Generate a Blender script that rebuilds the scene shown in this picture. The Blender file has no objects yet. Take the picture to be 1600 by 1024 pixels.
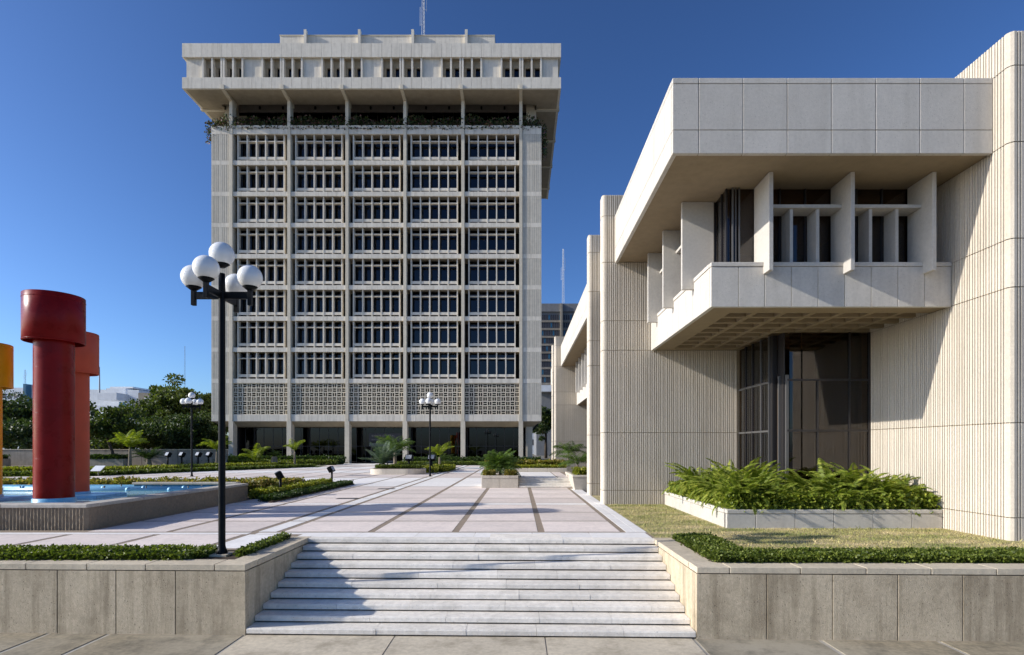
import bpy, math, random
import numpy as np
from mathutils import Vector, Matrix

R = math.radians
random.seed(7)
rng = np.random.default_rng(7)

# ------------------------------------------------------------------ camera, sky, sun, exposure
scene = bpy.context.scene
COL = scene.collection
cam_d = bpy.data.cameras.new('camera')
cam = bpy.data.objects.new('camera', cam_d)
COL.objects.link(cam)
cam.location = (0, 0, 3.2)
cam.rotation_euler = (R(90), 0, 0)
cam_d.sensor_width = 36.0
cam_d.lens = 36.0 * 870 / 1600
cam_d.shift_x = -10 / 1600
cam_d.shift_y = 188 / 1600
cam_d.clip_start = 0.05
cam_d.clip_end = 5000
scene.camera = cam

SUN_EL, SUN_AZ = 24.3, 9.5          # degrees; azimuth measured from the left (-X) towards the viewer
world = bpy.data.worlds.new('World')
scene.world = world
world.use_nodes = True
wn = world.node_tree.nodes
wl = world.node_tree.links
bg = wn['Background']
sky = wn.new('ShaderNodeTexSky')
sky.sky_type = 'NISHITA'
sky.sun_disc = False
sky.sun_elevation = R(SUN_EL)
sky.sun_rotation = R(270 - SUN_AZ)
sky.altitude = 0
sky.air_density = 0.85
sky.dust_density = 1.0
sky.ozone_density = 5.5
sky_grade = wn.new('ShaderNodeGamma')            # one even grade of the whole sky (deep, clear tropical blue)
sky_grade.inputs[1].default_value = 1.32
wl.new(sky.outputs[0], sky_grade.inputs[0])
wl.new(sky_grade.outputs[0], bg.inputs[0])
bg.inputs[1].default_value = 0.083

sun_d = bpy.data.lights.new('sun', 'SUN')
sun_d.energy = 4.1
sun_d.angle = R(0.5)
sun_d.color = (1.0, 0.945, 0.86)
sun = bpy.data.objects.new('sun', sun_d)
COL.objects.link(sun)
to_sun = Vector((-math.cos(R(SUN_EL)) * math.cos(R(SUN_AZ)), -math.cos(R(SUN_EL)) * math.sin(R(SUN_AZ)), math.sin(R(SUN_EL))))
sun.rotation_euler = to_sun.to_track_quat('Z', 'Y').to_euler()
sun.location = (-60, -10, 40)

vs = scene.view_settings
vs.view_transform = 'Standard'
vs.look = 'None'
vs.exposure = 0.35
vs.gamma = 1.0
vs.use_curve_mapping = False
scene.render.engine = 'CYCLES'
scene.cycles.max_bounces = 7
scene.cycles.transparent_max_bounces = 12
scene.cycles.use_denoising = True

# ------------------------------------------------------------------ materials
MATS = {}
def new_mat(name):
    m = bpy.data.materials.new(name)
    m.use_nodes = True
    nt = m.node_tree
    nt.nodes.clear()
    out = nt.nodes.new('ShaderNodeOutputMaterial')
    MATS[name] = m
    return m, nt, out

def N(nt, typ, **kw):
    n = nt.nodes.new(typ)
    for k, v in kw.items():
        setattr(n, k, v)
    return n

def ramp(nt, fac, stops):
    r = nt.nodes.new('ShaderNodeValToRGB')
    el = r.color_ramp.elements
    while len(el) < len(stops):
        el.new(0.5)
    for e, (p, c) in zip(el, stops):
        e.position = p
        e.color = c if len(c) == 4 else (*c, 1)
    nt.links.new(fac, r.inputs[0])
    return r.outputs[0]

def noise(nt, vec, scale, detail=4, rough=0.55):
    n = nt.nodes.new('ShaderNodeTexNoise')
    n.inputs['Scale'].default_value = scale
    n.inputs['Detail'].default_value = detail
    n.inputs['Roughness'].default_value = rough
    nt.links.new(vec, n.inputs['Vector'])
    return n.outputs['Fac']

def mixc(nt, fac, a, b, mode='MIX'):
    m = nt.nodes.new('ShaderNodeMix')
    m.data_type = 'RGBA'
    m.blend_type = mode
    for sock, v in ((m.inputs[0], fac), (m.inputs[6], a), (m.inputs[7], b)):
        if isinstance(v, (int, float)):
            sock.default_value = v
        elif isinstance(v, tuple):
            sock.default_value = v if len(v) == 4 else (*v, 1)
        else:
            nt.links.new(v, sock)
    return m.outputs[2]

def scaled_pos(nt, s):
    g = nt.nodes.new('ShaderNodeNewGeometry')
    mp = nt.nodes.new('ShaderNodeMapping')
    mp.inputs['Scale'].default_value = s
    nt.links.new(g.outputs['Position'], mp.inputs['Vector'])
    return mp.outputs[0]

def concrete(name, col, var=0.10, piece=0.05, fine=60.0, bump=0.3, dist=0.004, stain=0.0, stain_col=(0.12, 0.10, 0.08), rough=0.9,
             streak=0.0, pits=0.0, warm=None):
    m, nt, out = new_mat(name)
    b = N(nt, 'ShaderNodeBsdfPrincipled')
    b.inputs['Roughness'].default_value = rough
    b.inputs['Specular IOR Level'].default_value = 0.25
    pos = scaled_pos(nt, (1, 1, 1))
    n1 = noise(nt, pos, 0.9, 6, 0.62)
    n2 = noise(nt, pos, fine * 0.35, 3, 0.6)
    lo = tuple(max(0, c * (1 - var * 1.6)) for c in col)
    hi = tuple(c * (1 + var) for c in col)
    c = ramp(nt, n1, [(0.28, lo), (0.72, hi)])
    c = mixc(nt, 0.55, c, ramp(nt, n2, [(0.3, tuple(x * (1 - var * 1.5) for x in col)), (0.7, tuple(x * (1 + var * 1.2) for x in col))]))
    if warm:
        n5 = noise(nt, pos, 0.35, 3, 0.5)
        c = mixc(nt, ramp(nt, n5, [(0.42, (0, 0, 0)), (0.68, (0.8, 0.8, 0.8))]), c, warm)
    oi = N(nt, 'ShaderNodeObjectInfo')
    pv = ramp(nt, oi.outputs['Random'], [(0, (1 - piece,) * 3), (1, (1 + piece,) * 3)])
    c = mixc(nt, 1.0, c, pv, 'MULTIPLY')
    if streak > 0:
        sp = scaled_pos(nt, (2.2, 2.2, 0.16))
        n3 = noise(nt, sp, 1.6, 5, 0.7)
        f = ramp(nt, n3, [(0.47, (0, 0, 0)), (0.68, (streak,) * 3)])
        c = mixc(nt, f, c, stain_col)
    if stain > 0:
        n4 = noise(nt, pos, 1.7, 8, 0.72)
        f = ramp(nt, n4, [(0.48, (0, 0, 0)), (0.70, (stain,) * 3)])
        c = mixc(nt, f, c, stain_col)
    nt.links.new(c, b.inputs['Base Color'])
    h = noise(nt, pos, fine, 5, 0.65)
    bp = N(nt, 'ShaderNodeBump')
    bp.inputs['Strength'].default_value = bump
    bp.inputs['Distance'].default_value = dist
    if pits > 0:
        v = N(nt, 'ShaderNodeTexVoronoi')
        v.inputs['Scale'].default_value = 24
        nt.links.new(pos, v.inputs['Vector'])
        sx = N(nt, 'ShaderNodeSeparateColor')
        nt.links.new(v.outputs['Color'], sx.inputs[0])
        rad = N(nt, 'ShaderNodeMath', operation='POWER')
        nt.links.new(sx.outputs[0], rad.inputs[0]); rad.inputs[1].default_value = 2.5
        r2 = N(nt, 'ShaderNodeMath', operation='MULTIPLY')
        nt.links.new(rad.outputs[0], r2.inputs[0]); r2.inputs[1].default_value = 0.20
        dd = N(nt, 'ShaderNodeMath', operation='SUBTRACT')
        nt.links.new(v.outputs['Distance'], dd.inputs[0]); nt.links.new(r2.outputs[0], dd.inputs[1])
        pf = ramp(nt, dd.outputs[0], [(0.0, (0, 0, 0)), (0.10, (1, 1, 1))])
        h = mixc(nt, pits, h, pf, 'MULTIPLY')
        c2 = mixc(nt, 1.0, c, ramp(nt, dd.outputs[0], [(0.0, (1 - 0.45 * pits,) * 3), (0.08, (1, 1, 1))]), 'MULTIPLY')
        nt.links.new(c2, b.inputs['Base Color'])
    nt.links.new(h, bp.inputs['Height'])
    nt.links.new(bp.outputs[0], b.inputs['Normal'])
    nt.links.new(b.outputs[0], out.inputs[0])
    return m

def plain(name, col, rough=0.5, metal=0.0, spec=0.5, var=0.0, scale=3.0, coat=0.0, bump=0.0):
    m, nt, out = new_mat(name)
    b = N(nt, 'ShaderNodeBsdfPrincipled')
    b.inputs['Roughness'].default_value = rough
    b.inputs['Metallic'].default_value = metal
    b.inputs['Specular IOR Level'].default_value = spec
    b.inputs['Coat Weight'].default_value = coat
    pos = scaled_pos(nt, (1, 1, 1))
    if var:
        n = noise(nt, pos, scale, 5, 0.6)
        c = ramp(nt, n, [(0.3, tuple(x * (1 - var) for x in col)), (0.7, tuple(x * (1 + var) for x in col))])
        nt.links.new(c, b.inputs['Base Color'])
        nt.links.new(ramp(nt, n, [(0.3, (max(rough - 0.1, 0),) * 3), (0.7, (min(rough + 0.1, 1),) * 3)]), b.inputs['Roughness'])
    else:
        b.inputs['Base Color'].default_value = (*col, 1)
    if bump:
        bp = N(nt, 'ShaderNodeBump')
        bp.inputs['Strength'].default_value = bump
        bp.inputs['Distance'].default_value = 0.01
        nt.links.new(noise(nt, pos, scale * 6, 4), bp.inputs['Height'])
        nt.links.new(bp.outputs[0], b.inputs['Normal'])
    nt.links.new(b.outputs[0], out.inputs[0])
    return m

def leafy(name, c0, c1, c2, trans=0.35, rough=0.5):
    m, nt, out = new_mat(name)
    g = N(nt, 'ShaderNodeNewGeometry')
    c = ramp(nt, g.outputs['Random Per Island'], [(0.0, c0), (0.55, c1), (1.0, c2)])
    pos = scaled_pos(nt, (1, 1, 1))
    n = noise(nt, pos, 2.2, 4)
    c = mixc(nt, 1.0, c, ramp(nt, n, [(0.3, (0.65, 0.7, 0.6)), (0.7, (1.25, 1.2, 1.1))]), 'MULTIPLY')
    b = N(nt, 'ShaderNodeBsdfPrincipled')
    b.inputs['Roughness'].default_value = rough
    b.inputs['Specular IOR Level'].default_value = 0.35
    nt.links.new(c, b.inputs['Base Color'])
    t = N(nt, 'ShaderNodeBsdfTranslucent')
    nt.links.new(mixc(nt, 1.0, c, (1.2, 1.3, 0.6), 'MULTIPLY'), t.inputs[0])
    mx = N(nt, 'ShaderNodeMixShader')
    mx.inputs[0].default_value = trans
    nt.links.new(b.outputs[0], mx.inputs[1])
    nt.links.new(t.outputs[0], mx.inputs[2])
    nt.links.new(mx.outputs[0], out.inputs[0])
    return m

def tinted_glass(name, tint, ior=1.5, wav=0.0, gain=1.0):
    m, nt, out = new_mat(name)
    tr = N(nt, 'ShaderNodeBsdfTransparent')
    tr.inputs[0].default_value = (*tint, 1)
    gl = N(nt, 'ShaderNodeBsdfGlossy')
    gl.inputs['Roughness'].default_value = 0.01
    gl.inputs[0].default_value = (0.9, 0.93, 1, 1)
    fr = N(nt, 'ShaderNodeFresnel')
    fr.inputs[0].default_value = ior
    if wav:
        bp = N(nt, 'ShaderNodeBump')
        bp.inputs['Strength'].default_value = wav
        bp.inputs['Distance'].default_value = 0.02
        nt.links.new(noise(nt, scaled_pos(nt, (1, 1, 1)), 0.7, 1), bp.inputs['Height'])
        nt.links.new(bp.outputs[0], gl.inputs['Normal'])
    fac = fr.outputs[0]
    if gain != 1.0:
        mt = N(nt, 'ShaderNodeMath', operation='MULTIPLY', use_clamp=True)
        mt.inputs[1].default_value = gain
        nt.links.new(fac, mt.inputs[0])
        fac = mt.outputs[0]
    mx = N(nt, 'ShaderNodeMixShader')
    nt.links.new(fac, mx.inputs[0])
    nt.links.new(tr.outputs[0], mx.inputs[1])
    nt.links.new(gl.outputs[0], mx.inputs[2])
    nt.links.new(mx.outputs[0], out.inputs[0])
    return m

concrete('tower_concrete', (0.76, 0.70, 0.59), var=0.07, piece=0.05, fine=6, bump=0.12, dist=0.01, streak=0.32, stain_col=(0.36, 0.32, 0.25))
concrete('tower_column', (0.68, 0.61, 0.48), var=0.08, piece=0.03, fine=6, bump=0.12, dist=0.01, streak=0.15, stain_col=(0.25, 0.23, 0.19))
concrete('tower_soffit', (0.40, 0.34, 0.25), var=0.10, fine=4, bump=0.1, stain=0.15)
concrete('tower_rib', (0.65, 0.60, 0.50), var=0.08, piece=0.04, fine=8, bump=0.2, dist=0.01, streak=0.15, stain_col=(0.25, 0.22, 0.18))
concrete('fascia_concrete', (0.59, 0.55, 0.485), var=0.08, piece=0.05, fine=40, bump=0.9, dist=0.007, stain=0.14, stain_col=(0.34, 0.31, 0.26), pits=0.6, streak=0.22)
concrete('rib_concrete', (0.63, 0.565, 0.465), var=0.10, piece=0.05, fine=45, bump=0.6, dist=0.006, streak=0.28, stain_col=(0.36, 0.30, 0.22))
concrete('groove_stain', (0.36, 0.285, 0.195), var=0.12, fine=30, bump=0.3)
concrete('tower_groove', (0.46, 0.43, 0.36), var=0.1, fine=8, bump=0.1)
concrete('rib_core_brown', (0.36, 0.29, 0.20), var=0.1, fine=30, bump=0.3)  # own brown tone of the cores behind the ribbed panels
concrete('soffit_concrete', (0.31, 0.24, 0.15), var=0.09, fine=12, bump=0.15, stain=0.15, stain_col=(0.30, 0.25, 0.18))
concrete('fin_concrete', (0.53, 0.50, 0.45), var=0.08, piece=0.05, fine=40, bump=0.6, dist=0.006, stain=0.06)
concrete('wall_concrete', (0.57, 0.475, 0.335), var=0.15, piece=0.08, fine=55, bump=1.0, dist=0.010, stain=0.5, stain_col=(0.23, 0.18, 0.115), streak=0.7, pits=0.9)
concrete('coping_concrete', (0.62, 0.53, 0.39), var=0.12, piece=0.06, fine=30, bump=0.8, dist=0.010, stain=0.3, stain_col=(0.22, 0.20, 0.16), pits=0.55)
concrete('step_stone', (0.82, 0.765, 0.675), var=0.12, piece=0.08, fine=26, bump=0.8, dist=0.012, stain=0.45, stain_col=(0.46, 0.42, 0.35), pits=0.6)
concrete('joint_dark', (0.11, 0.09, 0.06), var=0.2, fine=20, bump=0.3)
concrete('paving_pink', (0.76, 0.665, 0.60), var=0.11, piece=0.11, fine=30, bump=0.15, stain=0.22, stain_col=(0.36, 0.33, 0.31))
concrete('paving_white', (0.84, 0.81, 0.77), var=0.08, piece=0.06, fine=30, bump=0.15, stain=0.20, stain_col=(0.45, 0.44, 0.43))
concrete('paving_brown', (0.30, 0.24, 0.18), var=0.12, fine=30, bump=0.2)
concrete('sidewalk_light', (0.58, 0.51, 0.39), var=0.16, piece=0.04, fine=35, bump=0.4, stain=0.75, stain_col=(0.26, 0.22, 0.155), pits=0.2)
concrete('sidewalk_dark', (0.31, 0.265, 0.185), var=0.28, piece=0.08, fine=35, bump=0.7, stain=0.8, stain_col=(0.11, 0.10, 0.075), pits=0.3, warm=(0.40, 0.36, 0.28))
concrete('sidewalk_joint', (0.42, 0.39, 0.33), var=0.15, fine=30, bump=0.5, stain=0.4)
concrete('pool_block', (0.30, 0.235, 0.165), var=0.16, piece=0.1, fine=40, bump=1.0, dist=0.01)
concrete('pool_rim', (0.50, 0.46, 0.40), var=0.15, fine=30, bump=0.5, stain=0.35)
concrete('far_wall', (0.30, 0.27, 0.225), var=0.15, fine=3, bump=0.2, stain=0.4, streak=0.35)
concrete('soil', (0.085, 0.062, 0.042), var=0.3, fine=20, bump=0.8)
concrete('earth', (0.20, 0.18, 0.14), var=0.25, fine=2, bump=0.2)
concrete('white_render', (0.74, 0.77, 0.80), var=0.06, piece=0.05, fine=2, bump=0.05, streak=0.2, stain_col=(0.4, 0.42, 0.44))
concrete('grey_block', (0.22, 0.225, 0.23), var=0.12, fine=2, bump=0.05, streak=0.35, stain_col=(0.10, 0.10, 0.11))
concrete('tan_block', (0.30, 0.27, 0.22), var=0.12, fine=2, bump=0.05, streak=0.3)
plain('lamp_black', (0.007, 0.008, 0.009), 0.42, 0.0, 0.10, var=0.3, scale=8)
plain('frame_bronze', (0.055, 0.05, 0.05), 0.35, 0.6, 0.5)
plain('frame_grey', (0.16, 0.155, 0.15), 0.4, 0.5, 0.5)
plain('red_paint', (0.20, 0.006, 0.006), 0.30, 0, 0.14, var=0.18, scale=2.0, bump=0.02)
plain('salmon_paint', (0.52, 0.085, 0.042), 0.45, 0, 0.2, var=0.08, scale=2.0)
plain('yellow_paint', (0.60, 0.33, 0.003), 0.4, 0, 0.2, var=0.08, scale=2.0)
plain('pool_blue', (0.22, 0.50, 0.72), 0.35, 0, 0.5, var=0.10, scale=5)
plain('pool_tile', (0.035, 0.12, 0.20), 0.15, 0, 0.6, var=0.25, scale=6)
plain('room_dark', (0.035, 0.032, 0.030), 0.9, 0, 0.1, var=0.2)
plain('curtain', (0.45, 0.36, 0.22), 0.85, 0, 0.2, var=0.1, scale=6)
plain('bark', (0.085, 0.066, 0.05), 0.95, 0, 0.1, var=0.35, scale=9, bump=0.8)
plain('palm_bark', (0.24, 0.20, 0.15), 0.95, 0, 0.1, var=0.3, scale=14, bump=0.8)
plain('white_metal', (0.75, 0.76, 0.76), 0.45, 0.0, 0.5, var=0.05)
plain('mast_metal', (0.25, 0.27, 0.30), 0.5, 0.4, 0.5)
plain('sign_letter', (0.32, 0.31, 0.30), 0.5)
plain('sign_plate', (0.05, 0.048, 0.055), 0.5)
concrete('terrace_grey', (0.24, 0.21, 0.18), var=0.15, fine=4, bump=0.1)
plain('flood_lens', (0.30, 0.31, 0.33), 0.2, 0, 0.6)
tinted_glass('tower_glass', (0.20, 0.20, 0.23), 1.5, wav=0.05)
tinted_glass('lobby_glass', (0.16, 0.155, 0.15), 1.5, wav=0.02)
tinted_glass('bronze_glass', (0.46, 0.36, 0.25), 1.5, wav=0.03, gain=1.4)

# globes: opal acrylic
m, nt, out = new_mat('opal')
b = N(nt, 'ShaderNodeBsdfPrincipled')
b.inputs['Base Color'].default_value = (0.82, 0.82, 0.80, 1)
b.inputs['Roughness'].default_value = 0.16
b.inputs['Subsurface Weight'].default_value = 0.25
b.inputs['Subsurface Radius'].default_value = (0.15, 0.15, 0.15)
nt.links.new(b.outputs[0], out.inputs[0])

# pool water
m, nt, out = new_mat('water')
b = N(nt, 'ShaderNodeBsdfPrincipled')
b.inputs['Base Color'].default_value = (0.34, 0.50, 0.48, 1)
b.inputs['Roughness'].default_value = 0.12
b.inputs['IOR'].default_value = 1.33
bp = N(nt, 'ShaderNodeBump')
bp.inputs['Strength'].default_value = 0.25
bp.inputs['Distance'].default_value = 0.02
nt.links.new(noise(nt, scaled_pos(nt, (1, 1, 1)), 3.0, 3), bp.inputs['Height'])
nt.links.new(bp.outputs[0], b.inputs['Normal'])
nt.links.new(b.outputs[0], out.inputs[0])

# lawn soil + dry grass
m, nt, out = new_mat('lawn_base')
b = N(nt, 'ShaderNodeBsdfPrincipled')
b.inputs['Roughness'].default_value = 1.0
pos = scaled_pos(nt, (0.6, 1.6, 1))
c = ramp(nt, noise(nt, pos, 1.1, 7, 0.68), [(0.36, (0.20, 0.21, 0.06)), (0.50, (0.42, 0.36, 0.16)), (0.64, (0.58, 0.47, 0.27))])
c = mixc(nt, 0.4, c, ramp(nt, noise(nt, scaled_pos(nt, (1, 1, 1)), 45, 3), [(0.3, (0.16, 0.14, 0.05)), (0.7, (0.62, 0.52, 0.29))]))
nt.links.new(c, b.inputs['Base Color'])
nt.links.new(b.outputs[0], out.inputs[0])
m, nt, out = new_mat('grass_blade')
g = N(nt, 'ShaderNodeNewGeometry')
pos = scaled_pos(nt, (0.6, 1.6, 1))
c = ramp(nt, noise(nt, pos, 1.1, 7, 0.68), [(0.38, (0.17, 0.22, 0.04)), (0.50, (0.40, 0.38, 0.13)), (0.62, (0.62, 0.51, 0.27))])
c = mixc(nt, 1.0, c, ramp(nt, g.outputs['Random Per Island'], [(0, (0.65, 0.65, 0.6)), (1, (1.3, 1.25, 1.2))]), 'MULTIPLY')
b = N(nt, 'ShaderNodeBsdfPrincipled')
b.inputs['Roughness'].default_value = 0.7
nt.links.new(c, b.inputs['Base Color'])
nt.links.new(b.outputs[0], out.inputs[0])

leafy('hedge_green', (0.05, 0.075, 0.010), (0.115, 0.155, 0.022), (0.26, 0.30, 0.065))
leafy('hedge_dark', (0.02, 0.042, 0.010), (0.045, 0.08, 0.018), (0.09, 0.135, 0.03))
leafy('hedge_yellow', (0.13, 0.15, 0.014), (0.26, 0.28, 0.03), (0.44, 0.42, 0.07))
leafy('croton', (0.12, 0.12, 0.025), (0.24, 0.24, 0.045), (0.46, 0.30, 0.10))
leafy('fern_green', (0.12, 0.17, 0.02), (0.25, 0.31, 0.045), (0.46, 0.48, 0.10), trans=0.4)
leafy('palm_green', (0.05, 0.095, 0.02), (0.10, 0.165, 0.03), (0.18, 0.25, 0.05))
leafy('palm_yellow', (0.14, 0.19, 0.014), (0.26, 0.31, 0.028), (0.40, 0.42, 0.05), trans=0.45)
leafy('palm_blue', (0.06, 0.10, 0.065), (0.11, 0.165, 0.11), (0.19, 0.25, 0.17), trans=0.2)
leafy('tree_dark', (0.022, 0.042, 0.012), (0.048, 0.078, 0.02), (0.095, 0.13, 0.035), trans=0.25)
leafy('tree_mid', (0.03, 0.052, 0.012), (0.08, 0.115, 0.024), (0.16, 0.19, 0.045), trans=0.3)
leafy('bougainvillea', (0.03, 0.05, 0.015), (0.06, 0.09, 0.028), (0.20, 0.08, 0.10), trans=0.25)

# ------------------------------------------------------------------ mesh helpers
class MB:
    def __init__(self):
        self.v, self.f, self.g = [], [], []
    def add(self, vs, fs):
        n = len(self.v)
        self.v += [tuple(p) for p in vs]
        self.f += [tuple(i + n for i in q) for q in fs]
        return self
    def box(self, x0, x1, y0, y1, z0, z1):
        return self.add([(x0, y0, z0), (x1, y0, z0), (x1, y1, z0), (x0, y1, z0), (x0, y0, z1), (x1, y0, z1), (x1, y1, z1), (x0, y1, z1)],
                        [(0, 3, 2, 1), (4, 5, 6, 7), (0, 1, 5, 4), (1, 2, 6, 5), (2, 3, 7, 6), (3, 0, 4, 7)])
    def cbox(self, x0, x1, y0, y1, z0, z1, c=0.01):
        lo, hi = (x0, y0, z0), (x1, y1, z1)
        idx, vs, fs = {}, [], []
        for sx in (0, 1):
            for sy in (0, 1):
                for sz in (0, 1):
                    s = (sx, sy, sz)
                    for a in range(3):
                        p = []
                        for k in range(3):
                            e = hi[k] if s[k] else lo[k]
                            if k != a:
                                e += -c if s[k] else c
                            p.append(e)
                        idx[(s, a)] = len(vs)
                        vs.append(tuple(p))
        for a in range(3):
            b, d = (a + 1) % 3, (a + 2) % 3
            for sa in (0, 1):
                q = []
                for sb, sd in ((0, 0), (1, 0), (1, 1), (0, 1)):
                    s = [0, 0, 0]
                    s[a], s[b], s[d] = sa, sb, sd
                    q.append(idx[(tuple(s), a)])
                fs.append(tuple(q if sa else q[::-1]))
        for a in range(3):
            b, d = (a + 1) % 3, (a + 2) % 3
            for sb in (0, 1):
                for sd in (0, 1):
                    s0, s1 = [0, 0, 0], [0, 0, 0]
                    s0[a], s0[b], s0[d] = 0, sb, sd
                    s1[a], s1[b], s1[d] = 1, sb, sd
                    q = [idx[(tuple(s0), b)], idx[(tuple(s1), b)], idx[(tuple(s1), d)], idx[(tuple(s0), d)]]
                    fs.append(tuple(q if sb != sd else q[::-1]))
        for sx in (0, 1):
            for sy in (0, 1):
                for sz in (0, 1):
                    s = (sx, sy, sz)
                    q = [idx[(s, 0)], idx[(s, 1)], idx[(s, 2)]]
                    fs.append(tuple(q if (sx + sy + sz) % 2 else q[::-1]))
        return self.add(vs, fs)
    def prism(self, pts, z0, z1):
        n = len(pts)
        vs = [(x, y, z0) for x, y in pts] + [(x, y, z1) for x, y in pts]
        fs = [tuple(range(n))[::-1], tuple(range(n, 2 * n))] + [(i, (i + 1) % n, n + (i + 1) % n, n + i) for i in range(n)]
        return self.add(vs, fs)
    def tube(self, pts, rad, seg=8, cap=True):
        pts = [Vector(p) for p in pts]
        rad = rad if isinstance(rad, (list, tuple)) else [rad] * len(pts)
        vs, fs = [], []
        for i, p in enumerate(pts):
            t = (pts[min(i + 1, len(pts) - 1)] - pts[max(i - 1, 0)]).normalized()
            a = Vector((0, 0, 1)) if abs(t.z) < 0.9 else Vector((1, 0, 0))
            u = t.cross(a).normalized()
            w = t.cross(u)
            for k in range(seg):
                th = 2 * math.pi * k / seg
                vs.append(p + (u * math.cos(th) + w * math.sin(th)) * rad[i])
        for i in range(len(pts) - 1):
            for k in range(seg):
                a, b2 = i * seg + k, i * seg + (k + 1) % seg
                fs.append((a, a + seg, b2 + seg, b2))
        if cap:
            fs.append(tuple(range(seg)))
            fs.append(tuple(range((len(pts) - 1) * seg, len(pts) * seg))[::-1])
        return self.add(vs, fs)
    def lathe(self, prof, seg=32, cx=0, cy=0, close=False):
        vs, fs = [], []
        for r, z in prof:
            for k in range(seg):
                th = 2 * math.pi * k / seg
                vs.append((cx + r * math.cos(th), cy + r * math.sin(th), z))
        n = len(prof)
        for i in range(n if close else n - 1):
            j = (i + 1) % n
            for k in range(seg):
                k2 = (k + 1) % seg
                fs.append((i * seg + k, i * seg + k2, j * seg + k2, j * seg + k))
        return self.add(vs, fs)
    def mesh(self, name, mat, smooth=False):
        me = bpy.data.meshes.new(name)
        me.from_pydata(self.v, [], self.f)
        if mat:
            me.materials.append(MATS[mat])
        if self.g:
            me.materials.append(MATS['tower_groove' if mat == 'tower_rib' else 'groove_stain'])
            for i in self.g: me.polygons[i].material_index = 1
        if smooth:
            me.shade_smooth()
        me.update()
        return me

def link(name, me, parent=None, loc=(0, 0, 0), rot=(0, 0, 0), scale=(1, 1, 1)):
    o = bpy.data.objects.new(name, me)
    COL.objects.link(o)
    o.location = loc
    o.rotation_euler = rot
    o.scale = scale
    if parent is not None:
        o.parent = parent
        if parent.get('_base'):
            o.matrix_parent_inverse = Matrix.Translation(-Vector(parent['_base']))
    return o

def obj(name, mb, mat, parent=None, smooth=False):
    return link(name, mb.mesh(name, mat, smooth), parent)

def tag(o, label, cat=None, group=None, kind=None):
    if label: o['label'] = label
    if cat: o['category'] = cat
    if group: o['group'] = group
    if kind: o['kind'] = kind
    return o

def thing(name, label, cat, loc=(0, 0, 0), group=None, local=False):
    """Empty at a thing's base; children are given in scene coordinates unless local."""
    o = bpy.data.objects.new(name, None)
    COL.objects.link(o)
    o.location = loc
    o.empty_display_size = 0.2
    tag(o, label, cat, group)
    if not local:
        o['_base'] = list(loc)
    return o

def structure(name, mb, mat, label=None, parent=None):
    o = obj(name, mb, mat, parent)
    o['kind'] = 'structure'
    if label: o['label'] = label
    return o

def copy_thing(src, loc, rotz, label, scale=1.0):
    c = src.copy()
    COL.objects.link(c)
    c.location = loc
    c.rotation_euler = (0, 0, rotz)
    c.scale = (scale,) * 3
    c['label'] = label
    for ch in list(src.children):
        d = ch.copy()
        COL.objects.link(d)
        d.parent = c
        for g in list(ch.children):
            e = g.copy()
            COL.objects.link(e)
            e.parent = d
    return c

_cache = {}
def shared(key, fn):
    if key not in _cache:
        _cache[key] = fn()
    return _cache[key]

def block(name, parent, mat, x0, x1, y0, y1, z0, z1, c=0.0):
    """A box piece sharing mesh data with alike pieces."""
    dx, dy, dz = x1 - x0, y1 - y0, z1 - z0
    key = ('blk', mat, round(dx, 3), round(dy, 3), round(dz, 3), c)
    def mk():
        m = MB()
        if c: m.cbox(-dx / 2, dx / 2, -dy / 2, dy / 2, 0, dz, c)
        else: m.box(-dx / 2, dx / 2, -dy / 2, dy / 2, 0, dz)
        return m.mesh(name, mat)
    return link(name, shared(key, mk), parent, ((x0 + x1) / 2, (y0 + y1) / 2, z0))

def ribs(mb, p0, p1, z0, z1, depth=0.042, wide=0.056, narrow=0.037, groove=0.030, start=0.0):
    """Vertical ribbed face from p0 to p1 (plan); the outside lies to the right of p0->p1."""
    p0, p1 = Vector((p0[0], p0[1], 0)), Vector((p1[0], p1[1], 0))
    d = p1 - p0
    L = d.length
    d.normalize()
    nrm = Vector((d.y, -d.x, 0))
    prof = [(0.0, 0.0)]
    s, k = start, 0
    while True:
        w = wide if k % 2 == 0 else narrow
        if s + w + groove > L - 0.005: break
        a, b2 = s + w, s + w + groove
        prof += [(a, 0), (a + 0.004, -depth), (b2 - 0.004, -depth), (b2, 0)]
        s, k = b2, k + 1
    prof.append((L, 0.0))
    vs, fs = [], []
    for t, o in prof:
        q = p0 + d * t + nrm * o
        vs += [(q.x, q.y, z0), (q.x, q.y, z1)]
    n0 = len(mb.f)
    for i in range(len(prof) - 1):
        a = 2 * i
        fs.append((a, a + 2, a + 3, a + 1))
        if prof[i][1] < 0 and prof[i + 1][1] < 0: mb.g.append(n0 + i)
    mb.add(vs, fs)

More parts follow.
